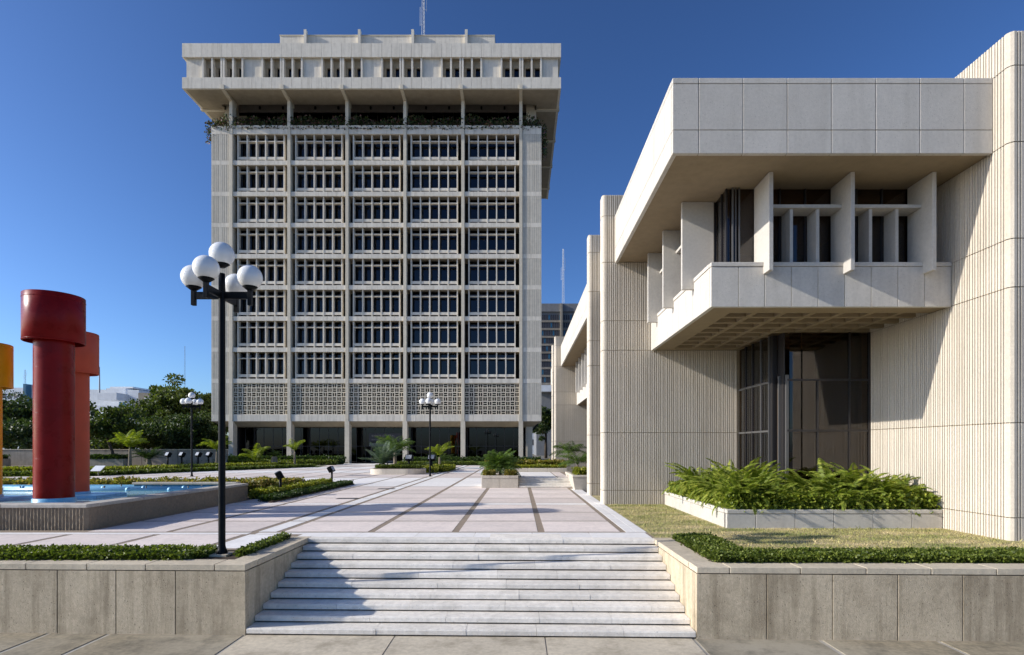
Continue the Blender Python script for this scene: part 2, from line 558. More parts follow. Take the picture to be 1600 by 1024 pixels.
def leaf_cloud(name, P, D, size, mat, parent=None, aspect=0.42, bend=0.25, kind=None):
    """One mesh of many small pointed leaves: P points, D unit directions, size lengths."""
    n = len(P)
    P, D = np.asarray(P, float), np.asarray(D, float)
    S = np.broadcast_to(np.asarray(size, float), (n,))[:, None]
    D = D / np.maximum(np.linalg.norm(D, axis=1, keepdims=True), 1e-6)
    ref = rng.normal(size=(n, 3))
    U = np.cross(D, ref)
    U /= np.maximum(np.linalg.norm(U, axis=1, keepdims=True), 1e-6)
    W = np.cross(U, D)
    mid = P + D * S * 0.45 + W * S * bend * 0.3
    V = np.stack([P, mid + U * S * aspect, P + D * S - W * S * bend * 0.2, mid - U * S * aspect], axis=1).reshape(-1, 3)
    me = bpy.data.meshes.new(name)
    me.vertices.add(4 * n)
    me.vertices.foreach_set('co', V.ravel())
    me.loops.add(4 * n)
    me.loops.foreach_set('vertex_index', np.arange(4 * n, dtype=np.int32))
    me.polygons.add(n)
    me.polygons.foreach_set('loop_start', np.arange(0, 4 * n, 4, dtype=np.int32))
    me.polygons.foreach_set('loop_total', np.full(n, 4, dtype=np.int32))
    me.materials.append(MATS[mat])
    me.update(calc_edges=True)
    me.validate()
    o = link(name, me, parent)
    if kind: o['kind'] = kind
    return o

# ================================================================== SETTING
Z0 = 1.2                                     # plaza level
SK = -0.025                                  # the street front runs very slightly askew
def fy(x, y=9.40): return y + SK * x
XL, XR = -4.66, 2.98                         # inner faces of the stair cheeks

# ground: street level in front, plaza level behind, out to the horizon
g = MB()
g.add([(-400, -400, -0.06), (400, -400, -0.06), (400, 9.7, -0.06), (-400, 9.7, -0.06)], [(0, 1, 2, 3)])
g.add([(-2500, 12.4, 1.10), (2500, 12.4, 1.10), (2500, 4000, 1.10), (-2500, 4000, 1.10)], [(0, 1, 2, 3)])
structure('ground', g, 'earth')

# sidewalk: pale joints with slabs laid on them
sw = MB()
sw.add([(-16, 2.0, -0.010), (16, 2.0, -0.010), (16, 9.9, -0.010), (-16, 9.9, -0.010)], [(0, 1, 2, 3)])
sidewalk = structure('sidewalk', sw, 'sidewalk_joint')
xs = [-14.5, -13.4, -12.3, -11.25, -10.2, -9.15, -8.10, -7.04, XL, -2.10, 0.45, 2.92, 5.02, 6.95, 8.9, 10.8, 12.8]
for a, b2 in zip(xs[:-1], xs[1:]):
    light = XL - 0.01 <= a < 2.5
    gap = 0.012 if light else 0.045
    for (ya, yb) in ((4.2, 6.9), (6.95, None)):
        s = MB()
        y1a, y1b = (yb or fy(a, 9.43)), (yb or fy(b2, 9.43))
        s.add([(a + gap, ya, 0), (b2 - gap, ya, 0), (b2 - gap, y1b, 0), (a + gap, y1a, 0),
               (a + gap, ya, -0.03), (b2 - gap, ya, -0.03), (b2 - gap, y1b, -0.03), (a + gap, y1a, -0.03)],
              [(0, 1, 2, 3), (0, 4, 5, 1), (1, 5, 6, 2), (2, 6, 7, 3), (3, 7, 4, 0)])
        obj('slab', s, 'sidewalk_light' if light else 'sidewalk_dark', sidewalk)

# plaza: brown bed with slabs laid 4 mm proud, the bed showing as stripes
pl = MB()
pl.add([(-60, 10.95, Z0 - 0.006), (-5.05, 10.95, Z0 - 0.006), (-5.05, 12.45, Z0 - 0.006), (3.05, 12.25, Z0 - 0.006), (3.05, 27.0, Z0 - 0.006),
        (3.05, 71.5, Z0 - 0.006), (-60, 71.5, Z0 - 0.006)], [(0, 1, 2, 3, 4, 5, 6)])
plaza = structure('plaza', pl, 'paving_brown')

def slab(x0, x1, y0, y1, mat):
    block('paving_slab', plaza, mat, x0, x1, y0, y1, Z0 - 0.03, Z0)
stripes = [(-34.85, -34.68), (-32.80, -32.63), (-30.75, -30.58), (-28.70, -28.53), (-26.65, -26.48), (-24.6, -24.43), (-22.55, -22.38), (-20.5, -20.33),
           (-18.45, -18.28), (-16.45, -16.28), (-14.45, -14.28), (-12.48, -12.31), (-10.45, -10.28), (-8.42, -8.25), (-6.38, -6.20), (-5.78, -5.60),
           (-3.60, -3.43), (-1.59, -1.42), (0.46, 0.63), (2.42, 2.56)]
cells = [(a[1], b2[0]) for a, b2 in zip(stripes[:-1], stripes[1:])]
rows = [(13.30, 15.14, 'p'), (15.28, 17.24, 'p'), (17.38, 19.50, 'p'), (19.62, 20.12, 'w'), (20.24, 22.10, 'p'), (22.25, 24.10, 'p'), (24.25, 26.35, 'p'),
        (26.52, 28.7, 'p'), (28.9, 33.0, 'w'), (33.05, 37.2, 'w'), (37.5, 39.6, 'p'), (39.8, 41.9, 'p'), (42.1, 44.3, 'p'), (44.6, 49.0, 'w'), (49.2, 53.5, 'p'),
        (53.7, 58.0, 'w'), (58.3, 64.0, 'p'), (64.3, 71.0, 'w')]
for (x0, x1) in cells:
    narrow = x1 - x0 < 0.8
    for (y0, y1, k) in rows:
        if x0 < -10.6 and y0 < 21.0: continue          # under the fountain
        if x0 > -2.0 and y0 > 27.9: continue           # box planter and steps
        if x0 < -27 and y0 < 30: continue
        slab(x0, x1, y0, y1, 'paving_white' if (narrow or k == 'w') else 'paving_pink')
# the strip of paving in front of the fountain
for (x0, x1) in cells:
    if -19 < x0 < -6.5:
        slab(x0, x1, 11.10, 12.86, 'paving_pink')
        slab(x0 - 0.09, x1 + 0.08, 12.92, 13.14, 'paving_white')
slab(-6.20, -5.30, 11.10, 12.86, 'paving_white')
slab(-6.11, -5.00, 12.92, 13.14, 'paving_white')
# white border along the head of the stairs and beside the lawn
for i in range(6):
    a = -5.0 + i * 1.33
    slab(a + 0.006, a + 1.324, 12.53 - 0.02 * i, 13.14, 'paving_white')
for i in range(11):
    y = 13.2 + i * 1.27
    slab(2.56, 2.80, y + 0.004, y + 1.266, 'paving_white')
    slab(2.81, 3.04, y + 0.004, y + 1.266, 'paving_white')
for (x, y) in ((-6.75, 22.0), (-6.45, 27.2)):
    gr = thing('drain_grate', 'dark slotted drain cover let into the pink paving, %s' % ('the nearer of two' if y < 25 else 'the farther of two'), 'drain', (x, y, Z0), 'drain covers in the plaza')
    m = MB().box(x - 0.42, x + 0.42, y - 0.22, y + 0.22, Z0 - 0.02, Z0 + 0.003)
    obj('grate_frame', m, 'frame_bronze', gr)
    for k in range(7):
        block('grate_bar', gr, 'frame_grey', x - 0.38, x + 0.38, y - 0.19 + k * 0.06, y - 0.165 + k * 0.06, Z0, Z0 + 0.008)

# raised terrace on the right and the lawn
tm = MB().box(0.0, 2.9, 28.66, 37.0, 1.0, 1.652)
terrace = structure('terrace', tm, 'paving_brown')
for i in range(2):
    for j in range(3):
        x0, x1 = (0.01, 2.0) if i == 0 else (2.08, 2.62)
        block('paving_slab', terrace, 'paving_white' if i == 0 else 'paving_pink', x0, x1, 28.69 + j * 2.25, 28.67 + j * 2.25 + 2.2, 1.63, 1.66)
lw = MB()
lw.add([(3.04, fy(3, 9.7), Z0 - 0.01), (16, fy(16, 9.7), Z0 - 0.01), (16, 23.6, Z0 - 0.01), (3.04, 23.6, Z0 - 0.01)], [(0, 1, 2, 3)])
structure('lawn', lw, 'lawn_base')
n = 130000
px = rng.uniform(3.08, 13.0, n); py = rng.uniform(9.9, 19.75, n)
keep = ~((px > 5.15) & (py > 13.85)) & ~((px > 10.5) & (py > 11.9)) & ~((px < 4.2) & (py < 12.4)) & (py > 10.55 + 0.0 * px)
px, py = px[keep], py[keep]
P = np.stack([px, py, np.full(len(px), Z0 - 0.012)], 1)
D = np.stack([rng.normal(0, 0.6, len(px)), rng.normal(0, 0.6, len(px)), np.ones(len(px))], 1)
tag(leaf_cloud('grass', P, D, rng.gamma(4.0, 0.0070, len(px)), 'grass_blade', aspect=0.10), 'short patchy dry grass of the lawn by the building', 'grass', kind='stuff')

# ================================================================== FRONT STAIRCASE AND RETAINING WALLS
stair = thing('staircase', 'wide flight of ten pale stone steps leading up to the plaza', 'staircase', (0, 9.4, 0))
RIS, TRD = 0.12, 0.312
for k in range(10):
    y0 = 9.40 + k * TRD
    zt = (k + 1) * RIS
    body = MB()
    for (ya, yb, za, zb) in ((y0 + 0.075, y0 + 0.80, zt - RIS - 0.02, zt - 0.03),):
        a, b2 = XL + 0.006, XR - 0.006
        body.add([(a, fy(a, ya), za), (b2, fy(b2, ya), za), (b2, fy(b2, yb), za), (a, fy(a, yb), za),
                  (a, fy(a, ya), zb), (b2, fy(b2, ya), zb), (b2, fy(b2, yb), zb), (a, fy(a, yb), zb)],
                 [(0, 1, 5, 4), (4, 5, 6, 7)])
    st = obj('step', body, 'joint_dark', stair)
    cuts = [XL + 0.008]
    x = XL + random.uniform(0.7, 1.6)
    while x < XR - 0.6:
        cuts.append(x)
        x += random.uniform(1.15, 1.75)
    cuts.append(XR - 0.008)
    for a, b2 in zip(cuts[:-1], cuts[1:]):
        s = MB()
        a2, b3 = a + 0.0025, b2 - 0.0025
        depth = 0.75 if k == 9 else TRD + 0.05
        zlo, dz = zt - RIS + 0.028, random.uniform(-0.003, 0.002)
        c = 0.014
        pro = [(0.0, zlo - zt), (0.0, -c * 1.6 + dz), (c, dz), (depth, dz), (depth, zlo - zt)]
        jit = [random.uniform(-0.004, 0.004) for _ in range(2)]
        vs = [(a2, fy(a2, y0) + p[0] + jit[0], zt + p[1]) for p in pro] + [(b3, fy(b3, y0) + p[0] + jit[1], zt + p[1]) for p in pro]
        fs = [(0, 5, 6, 1), (1, 6, 7, 2), (2, 7, 8, 3), (3, 8, 9, 4), (4, 9, 5, 0), (0, 1, 2, 3, 4), (9, 8, 7, 6, 5)]
        s.add(vs, fs)
        obj('tread_slab', s, 'step_stone', st)

def askew(mb_pts):
    return [(x, fy(x, y), z) for x, y, z in mb_pts]

def wall_run(root, cuts, z0, z1, name, mat, thick, yoff, c=0.004, gap=0.007):
    for a, b2 in zip(cuts[:-1], cuts[1:]):
        m = MB().cbox(a + gap, b2 - gap, yoff, yoff + thick, z0, z1, c)
        m.v = askew(m.v)
        obj(name, m, mat, root)

def retaining_wall(side):
    if side == 'left':
        r = thing('retaining_wall', 'stained concrete retaining wall with coping, left of the stairs under the lamp post', 'wall', (-8, 9.5, 0))
        pc = [-15.2, -14.2, -13.15, -12.1, -11.05, -10.0, -8.98, -7.95, -6.92, -5.88, XL]
        cc = [-15.2, -13.7, -12.65, -11.6, -10.55, -9.52, -8.5, -7.43, -6.4, -5.2, XL]
        back = MB().box(-15.2, XL - 0.02, 9.413, 9.75, -0.05, 1.092)
        back.box(XL - 0.34, XL - 0.06, 9.75, 12.35, -0.05, 1.09)
        xin, sgn = XL, -1
    else:
        r = thing('retaining_wall', 'stained concrete retaining wall with coping, right of the stairs in front of the lawn', 'wall', (8, 9.2, 0))
        pc = [XR, 4.15, 5.23, 6.30, 7.36, 8.42, 9.48, 10.55, 11.6, 12.7, 13.8]
        cc = [XR, 3.53, 4.70, 5.78, 6.84, 7.90, 8.96, 10.02, 11.1, 12.2, 13.8]
        back = MB().box(XR + 0.02, 13.8, 9.413, 9.75, -0.05, 1.092)
        back.box(XR + 0.06, XR + 0.34, 9.75, 12.35, -0.05, 1.09)
        xin, sgn = XR, 1
    back.v = askew(back.v)
    obj('wall_core', back, 'joint_dark', r)
    wall_run(r, pc, -0.05, 1.085, 'wall_panel', 'wall_concrete', 0.10, 9.40)
    wall_run(r, cc, 1.10, 1.203, 'coping_stone', 'coping_concrete', 0.44, 9.393, c=0.006)
    # cheek beside the steps
    ys = [9.50, 10.32, 11.32, 12.30]
    for a, b2 in zip(ys[:-1], ys[1:]):
        x0, x1 = sorted((xin, xin + sgn * 0.07))
        m = MB().cbox(x0, x1, a + 0.004 + SK * xin, b2 - 0.004 + SK * xin, -0.05, 1.085, 0.006)
        obj('cheek_panel', m, 'wall_concrete', r)
    ys = [9.842, 10.62, 11.45, 12.44]
    for a, b2 in zip(ys[:-1], ys[1:]):
        x0, x1 = sorted((xin - sgn * 0.004, xin + sgn * 0.42))
        m = MB().cbox(x0, x1, a + 0.003 + SK * xin, b2 - 0.003 + SK * xin, 1.10, 1.203, 0.010)
        obj('coping_stone', m, 'coping_concrete', r)
    return r
retaining_wall('left')
retaining_wall('right')

# planting strips behind the walls
sl = MB()
sl.box(-15.2, XL - 0.42, 9.9, 10.95, 0.9, 1.18)
sl.box(-5.6, XL - 0.42, 10.95, 12.40, 0.9, 1.178)
structure('soil', sl, 'soil')
sl = MB()
sl.box(XR + 0.42, 13.8, 9.8, 10.50, 0.9, 1.215)
sl.box(XR + 0.42, 4.22, 10.50, 12.35, 0.9, 1.213)
structure('soil', sl, 'soil')
kb = thing('lawn_kerb', 'thin pale concrete kerb between the hedge strip and the lawn', 'kerb', (4.3, 11.4, Z0))
for (x0, x1, y0, y1) in ((4.24, 4.36, 10.62, 11.5), (4.24, 4.36, 11.51, 12.36), (4.24, 6.0, 10.50, 10.61), (6.01, 8.0, 10.50, 10.61), (8.01, 10.0, 10.50, 10.61), (10.01, 12.0, 10.50, 10.61)):
    block('kerb_stone', kb, 'coping_concrete', x0, x1, y0, y1, 1.05, 1.235, 0.006)

def hedge(name, rects, z0, h, mat, label, cat='hedge', leaf=0.05, dens=2200, kind=None, group=None, rough=0.5, core=True):
    """Low clipped or loose planting over rectangles (x0,x1,y0,y1)."""
    Ps, Ds = [], []
    coreb = MB()
    for (x0, x1, y0, y1) in rects:
        A = (x1 - x0) * (y1 - y0)
        n = int(A * dens)
        x = rng.uniform(x0, x1, n); y = rng.uniform(y0, y1, n)
        bumps = 0.5 + 0.5 * np.sin(x * 5.1 + np.sin(y * 4.0) * 2) * np.sin(y * 6.3 + x * 1.7)
        edge = np.minimum.reduce([x - x0, x1 - x, y - y0, y1 - y]) / max(h, 0.05)
        top = h * (1 - rough * bumps) * np.clip(0.45 + edge * 0.9, 0.45, 1.0)
        z = z0 + top * rng.uniform(0.62, 1.02, n)
        Ps.append(np.stack([x, y, z], 1))
        Ds.append(np.stack([rng.normal(0, 0.8, n), rng.normal(0, 0.8, n) - 0.2, rng.uniform(0.2, 1.3, n)], 1))
        # sides
        m = int(dens * 1.1 * h * 2 * ((x1 - x0) + (y1 - y0)))
        t = rng.uniform(0, 2 * ((x1 - x0) + (y1 - y0)), m)
        w, d = x1 - x0, y1 - y0
        sx = np.where(t < w, x0 + t, np.where(t < w + d, x1, np.where(t < 2 * w + d, x1 - (t - w - d), x0)))
        sy = np.where(t < w, y0, np.where(t < w + d, y0 + t - w, np.where(t < 2 * w + d, y1, y1 - (t - 2 * w - d))))
        nx = np.where((t >= w) & (t < w + d), 1.0, np.where(t >= 2 * w + d, -1.0, 0))
        ny = np.where(t < w, -1.0, np.where((t >= w + d) & (t < 2 * w + d), 1.0, 0))
        sz = z0 + h * rng.uniform(0.02, 0.85, m)
        jit = rng.normal(0, leaf * 0.6, (m, 2))
        Ps.append(np.stack([sx + jit[:, 0], sy + jit[:, 1], sz], 1))
        Ds.append(np.stack([nx + rng.normal(0, 0.6, m), ny + rng.normal(0, 0.6, m), rng.uniform(-0.2, 1.0, m)], 1))
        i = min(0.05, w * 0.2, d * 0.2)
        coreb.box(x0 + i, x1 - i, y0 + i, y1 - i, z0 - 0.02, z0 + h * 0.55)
    P, D = np.concatenate(Ps), np.concatenate(Ds)
    root = leaf_cloud(name, P, D, rng.uniform(leaf * 0.6, leaf * 1.25, len(P)), mat)
    tag(root, label, cat, group, kind)
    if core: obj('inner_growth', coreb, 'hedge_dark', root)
    return root

hedge('ground_cover', [(-15.0, -5.95, 9.95, 10.72), (-5.2, XL - 0.44, 10.35, 12.3), (-5.95, -5.8, 10.2, 10.7)], 1.17, 0.17, 'hedge_green',
      'low leafy ground cover along the left retaining wall, around the lamp post', 'ground cover', leaf=0.055, dens=2600, kind='stuff')
hedge('ground_cover', [(XR + 0.46, 13.6, 9.70, 10.42), (XR + 0.46, 4.16, 10.42, 12.2)], 1.20, 0.14, 'hedge_green',
      'low dense dark green ground cover along the right retaining wall', 'ground cover', leaf=0.05, dens=3000, kind='stuff')
# ================================================================== RIBBED LOW BUILDING ON THE RIGHT
lb = thing('concrete_building', 'low concrete building with ribbed walls, cantilevered roof fascia and fern planter, on the right', 'building', (8, 12, Z0))
JZ = [1.10, 1.69, 3.74, 6.67, 7.72, 9.80, 11.45, 12.2]
def rib_levels(front, corner=None, side=None, zs=JZ, tail=None):
    """One ribbed panel per storey band; polyline pieces given in plan."""
    for a, b2 in zip(zs[:-1], zs[1:]):
        z0, z1 = a + 0.010, b2 - 0.010
        m = MB()
        for (p, q) in front:
            ribs(m, p, q, z0, z1)
        if corner:
            pts = corner
            vs, fs = [], []
            for x, y in pts: vs += [(x, y, z0), (x, y, z1)]
            for i in range(len(pts) - 1): fs.append((2 * i, 2 * i + 2, 2 * i + 3, 2 * i + 1))
            m.add(vs, fs)
        obj('ribbed_panel', m, 'rib_concrete', lb)
def arc(cx, cy, r, a0, a1, n=6):
    return [(cx + r * math.cos(R(a0 + (a1 - a0) * i / n)), cy + r * math.sin(R(a0 + (a1 - a0) * i / n))) for i in range(n + 1)]

# near wing (W1): side face X=10.6, front face Y=12
c1 = 0.09
rib_levels([((10.6, 17.2), (10.6, 12.0 + c1)), ((10.6 + c1, 12.0), (16.0, 12.0))], corner=[(10.6, 12.0 + c1), (10.6 + c1 * 0.4, 12.0 + c1 * 0.4), (10.6 + c1, 12.0)])
obj('wing_core', MB().box(10.64, 16.0, 12.04, 50.0, 1.0, 12.19), 'rib_core_brown', lb)
# cross walls standing out of the facade
for (wx, wy, xr, th) in ((2.98, 19.80, 7.76, 0.46), (2.95, 23.50, 7.76, 0.46), (2.93, 45.0, 7.76, 0.5), (2.93, 48.7, 7.76, 0.5)):
    r = 0.11
    rib_levels([((wx + r, wy), (xr, wy))], corner=[(wx, wy + th)] + arc(wx + r, wy + r, r, 180, 270))
    obj('wall_core', MB().box(wx + 0.04, 10.6, wy + 0.04, wy + th - 0.02, 1.0, 12.19), 'rib_core_brown', lb)

# roof slab and fascia panels
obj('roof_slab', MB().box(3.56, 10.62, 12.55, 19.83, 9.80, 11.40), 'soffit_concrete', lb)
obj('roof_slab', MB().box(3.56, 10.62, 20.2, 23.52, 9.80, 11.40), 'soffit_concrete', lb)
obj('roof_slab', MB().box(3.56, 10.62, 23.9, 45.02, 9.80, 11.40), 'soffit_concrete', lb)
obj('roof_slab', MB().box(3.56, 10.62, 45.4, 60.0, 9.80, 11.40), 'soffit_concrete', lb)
FR = [(9.775, 10.29), (10.302, 11.325), (11.337, 11.46)]
fx = [3.44] + [4.03 + 0.987 * i for i in range(7)] + [10.595]
for a, b2 in zip(fx[:-1], fx[1:]):
    for z0, z1 in FR:
        block('fascia_panel', lb, 'fascia_concrete', a + 0.006, b2 - 0.006, 12.43, 12.54, z0, z1, 0.008)
def side_fascia(y0, y1, first=None):
    ys = [y0]
    y = y0 + (first or 0.987)
    while y < y1 - 0.2:
        ys.append(y); y += 0.987
    ys.append(y1)
    for a, b2 in zip(ys[:-1], ys[1:]):
        for z0, z1 in FR:
            block('fascia_panel', lb, 'fascia_concrete', 3.44, 3.55, a + 0.006, b2 - 0.006, z0, z1, 0.008)
side_fascia(12.545, 19.80, 0.60)
side_fascia(20.27, 23.49)
side_fascia(23.97, 44.99)
side_fascia(45.5, 48.69)
side_fascia(49.2, 59.0)

# balcony parapets
BZ = (6.65, 7.63, 7.64, 7.74)
bx = [4.71, 5.385, 6.03] + [6.03 + 0.651 * i for i in range(1, 7)] + [10.595]
for a, b2 in zip(bx[:-1], bx[1:]):
    block('balcony_panel', lb, 'fascia_concrete', a + 0.006, b2 - 0.006, 13.62, 13.74, BZ[0], BZ[1], 0.007)
for a, b2 in ((4.71, 5.99), (6.09, 7.94), (8.04, 9.89), (9.99, 10.595)):
    block('balcony_cap', lb, 'fascia_concrete', a + 0.002, b2 - 0.002, 13.605, 14.0, BZ[2], BZ[3], 0.006)
def side_balcony(y0, y1, fins):
    ys = [y0]
    y = y0 + 0.66
    while y < y1 - 0.2:
        ys.append(y); y += 0.651
    ys.append(y1)
    for a, b2 in zip(ys[:-1], ys[1:]):
        block('balcony_panel', lb, 'fascia_concrete', 4.71, 4.83, a + 0.006, b2 - 0.006, BZ[0], BZ[1], 0.007)
    cuts = [y0] + [t for f in fins for t in (f - 0.002, f + 0.107)] + [y1]
    for a, b2 in zip(cuts[::2], cuts[1::2]):
        block('balcony_cap', lb, 'fascia_concrete', 4.695, 5.08, a + 0.002, b2 - 0.002, BZ[2], BZ[3], 0.006)
sf = [14.93, 16.88, 18.84]
side_balcony(13.745, 19.79, sf)
sf2 = [25.1 + 1.95 * i for i in range(10)]
side_balcony(23.98, 44.98, sf2)
# balcony slab with waffle soffit
def waffle(x0, x1, y0, y1):
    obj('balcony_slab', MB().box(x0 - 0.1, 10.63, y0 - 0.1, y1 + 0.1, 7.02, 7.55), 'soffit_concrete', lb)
    m = MB()
    e = 0.62
    m.box(x0 - 0.1, x0 + e, y0 - 0.1, y1, 6.67, 7.03)
    m.box(x0 + e, 10.63, y0 - 0.1, y0 + e, 6.672, 7.028)
    m.box(x0 + e, 10.63, y1 - 0.35, y1 + 0.03, 6.671, 7.029)
    y = y0 + e
    while y < y1 - 0.4:
        m.box(x0 + e - 0.01, 10.62, y + 0.50, y + 0.65, 6.69, 7.026); y += 0.65
    x = x0 + e
    while x < 10.4:
        m.box(x + 0.62, x + 0.76, y0 + e - 0.01, y1 - 0.34, 6.693, 7.024); x += 0.76
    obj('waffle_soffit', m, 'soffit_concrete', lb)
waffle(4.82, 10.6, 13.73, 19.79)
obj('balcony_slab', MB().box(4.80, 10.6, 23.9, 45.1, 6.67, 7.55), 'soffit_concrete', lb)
# big vertical fins through the parapet
for x in (5.99, 7.94, 9.89):
    block('sun_fin', lb, 'fin_concrete', x, x + 0.10, 13.30, 14.16, 7.45, 9.795, 0.006)
for y in sf + sf2:
    block('sun_fin', lb, 'fin_concrete', 4.39, 5.24, y, y + 0.105, 7.45, 9.795, 0.006)
# shelves and small fins
for a, b2 in ((6.10, 7.935), (8.05, 9.885)):
    block('sun_shelf', lb, 'fin_concrete', a, b2, 13.66, 14.16, 9.09, 9.17)
    for k in (1, 2):
        x = a - 0.06 + 0.65 * k
        block('small_fin', lb, 'fin_concrete', x, x + 0.075, 13.72, 14.16, 7.742, 9.088)
allf = [sf, sf2]
for fl in allf:
    for f0, f1 in zip(fl[:-1], fl[1:]):
        block('sun_shelf', lb, 'fin_concrete', 4.78, 5.24, f0 + 0.107, f1 - 0.002, 9.09, 9.17)
        for k in (1, 2):
            y = f0 + 0.05 + 0.65 * k
            block('small_fin', lb, 'fin_concrete', 4.83, 5.24, y, y + 0.075, 7.742, 9.088)

# upper glazing
def pane(x0, x1, y0, y1, z0, z1, mat='bronze_glass'):
    block('pane', lb, mat, x0, x1, y0, y1, z0, z1)
def bar(x0, x1, y0, y1, z0, z1, mat='frame_bronze'):
    block('mullion', lb, mat, x0, x1, y0, y1, z0, z1)
gx = [5.30, 6.04, 6.66, 7.31, 7.99, 8.61, 9.26, 9.94, 10.6]
for a, b2 in zip(gx[:-1], gx[1:]):
    pane(a + 0.02, b2 - 0.02, 14.20, 14.215, 7.56, 9.79)
    bar(a - 0.02, a + 0.02, 14.17, 14.24, 7.56, 9.795)
gy = [14.20, 14.5, 15.0] + [15.0 + 0.65 * i for i in range(1, 8)]
for a, b2 in zip(gy[:-1], gy[1:]):
    pane(5.30, 5.315, a + 0.02, b2 - 0.02, 7.56, 9.79)
    bar(5.27, 5.34, b2 - 0.02, b2 + 0.02, 7.56, 9.795)
for (x, w) in ((5.42, 0.03), (5.50, 0.02), (5.58, 0.035)):
    bar(x, x + w, 14.10, 14.16, 7.745, 9.79, 'frame_grey')
obj('upper_room', MB().box(5.9, 10.6, 19.0, 19.1, 7.5, 9.79).box(9.9, 10.0, 15.2, 19.0, 7.5, 9.79), 'room_dark', lb)
for a in np.arange(24.2, 44.8, 1.3):
    pane(5.30, 5.315, a + 0.02, min(a + 1.28, 44.9), 7.56, 9.79)
    bar(5.27, 5.34, a - 0.02, a + 0.02, 7.56, 9.795)
obj('upper_room', MB().box(7.6, 7.8, 24.0, 45.0, 1.0, 9.79), 'room_dark', lb)

# lower glazing: front plane Y=16.8, return plane X=7.85, dark metal corner posts
zg = [1.2, 3.72, 5.25, 6.68]
fxs = [8.16, 8.55, 9.02, 9.98, 10.58]
for zi, (z0, z1) in enumerate(zip(zg[:-1], zg[1:])):
    cuts = fxs if zi < 2 else [8.16, 8.55, 9.98, 10.58]
    for a, b2 in zip(cuts[:-1], cuts[1:]):
        pane(a + 0.02, b2 - 0.02, 16.80, 16.815, z0 + 0.02, z1 - 0.02)
for z in zg[1:-1]:
    bar(8.10, 10.6, 16.77, 16.84, z - 0.03, z + 0.03)
    bar(7.82, 7.89, 17.42, 19.78, z - 0.03, z + 0.03, 'frame_grey')
bar(9.0, 9.045, 16.765, 16.845, 1.2, 5.22)
bar(9.96, 10.005, 16.765, 16.845, 1.2, 6.68)
bar(10.555, 10.6, 16.76, 16.85, 1.2, 6.68)
for a, b2 in ((17.42, 18.0), (18.0, 18.65), (18.65, 19.2), (19.2, 19.78)):
    for z0, z1 in zip(zg[:-1], zg[1:]):
        pane(7.85, 7.865, a + 0.02, b2 - 0.02, z0 + 0.02, z1 - 0.02)
    bar(7.815, 7.895, a - 0.02, a + 0.02, 1.2, 6.68, 'frame_grey' if a < 18.4 else 'frame_bronze')
obj('corner_post', MB().box(7.87, 8.02, 17.25, 17.40, 1.2, 6.68), 'frame_bronze', lb)
bar(7.97, 8.03, 17.05, 17.12, 1.2, 5.4, 'frame_grey')
bar(8.07, 8.15, 16.78, 16.86, 1.2, 5.4, 'frame_grey')
obj('corner_post', MB().box(8.03, 8.07, 16.86, 17.25, 1.2, 6.68), 'frame_bronze', lb)
for (ya, yb) in ((17.55, 17.85), (18.15, 18.5)):
    m = MB()
    nn = 14
    vs, fs = [], []
    for i in range(nn + 1):
        y = ya + (yb - ya) * i / nn
        x = 8.25 + 0.03 * math.sin(i * 1.9)
        vs += [(x, y, 1.25), (x, y, 5.1)]
    for i in range(nn): fs.append((2 * i, 2 * i + 1, 2 * i + 3, 2 * i + 2))
    m.add(vs, fs)
    obj('curtain', m, 'curtain', lb)
obj('lobby_room', MB().box(8.0, 10.62, 16.9, 19.85, 1.15, 1.21).box(8.0, 10.6, 19.72, 19.78, 1.2, 6.9).box(10.50, 10.60, 17.2, 19.8, 1.2, 6.9), 'room_dark', lb)

# fern planter
fp = thing('fern_planter', 'low concrete planter of panels in front of the dark glass bay, filled with ferns', 'planter', (7.8, 13.9, Z0))
obj('soil', MB().box(5.34, 10.58, 14.04, 16.76, 1.0, 1.60).box(5.34, 7.80, 16.76, 19.75, 1.0, 1.599), 'soil', fp)
px = [5.20, 5.93, 6.91, 7.88, 8.86, 9.83, 10.59]
for a, b2 in zip(px[:-1], px[1:]):
    block('planter_panel', fp, 'wall_concrete' if False else 'fascia_concrete', a + 0.006, b2 - 0.006, 13.90, 14.0, 1.10, 1.545, 0.008)
    block('planter_cap', fp, 'fascia_concrete', a + 0.005, b2 - 0.005, 13.89, 14.07, 1.555, 1.655, 0.010)
ys = [14.08] + [14.9 + 0.975 * i for i in range(5)] + [19.78]
for a, b2 in zip(ys[:-1], ys[1:]):
    block('planter_panel', fp, 'fascia_concrete', 5.20, 5.30, a + 0.006, b2 - 0.006, 1.10, 1.545, 0.008)
    block('planter_cap', fp, 'fascia_concrete', 5.19, 5.37, a + 0.005, b2 - 0.005, 1.555, 1.655, 0.010)

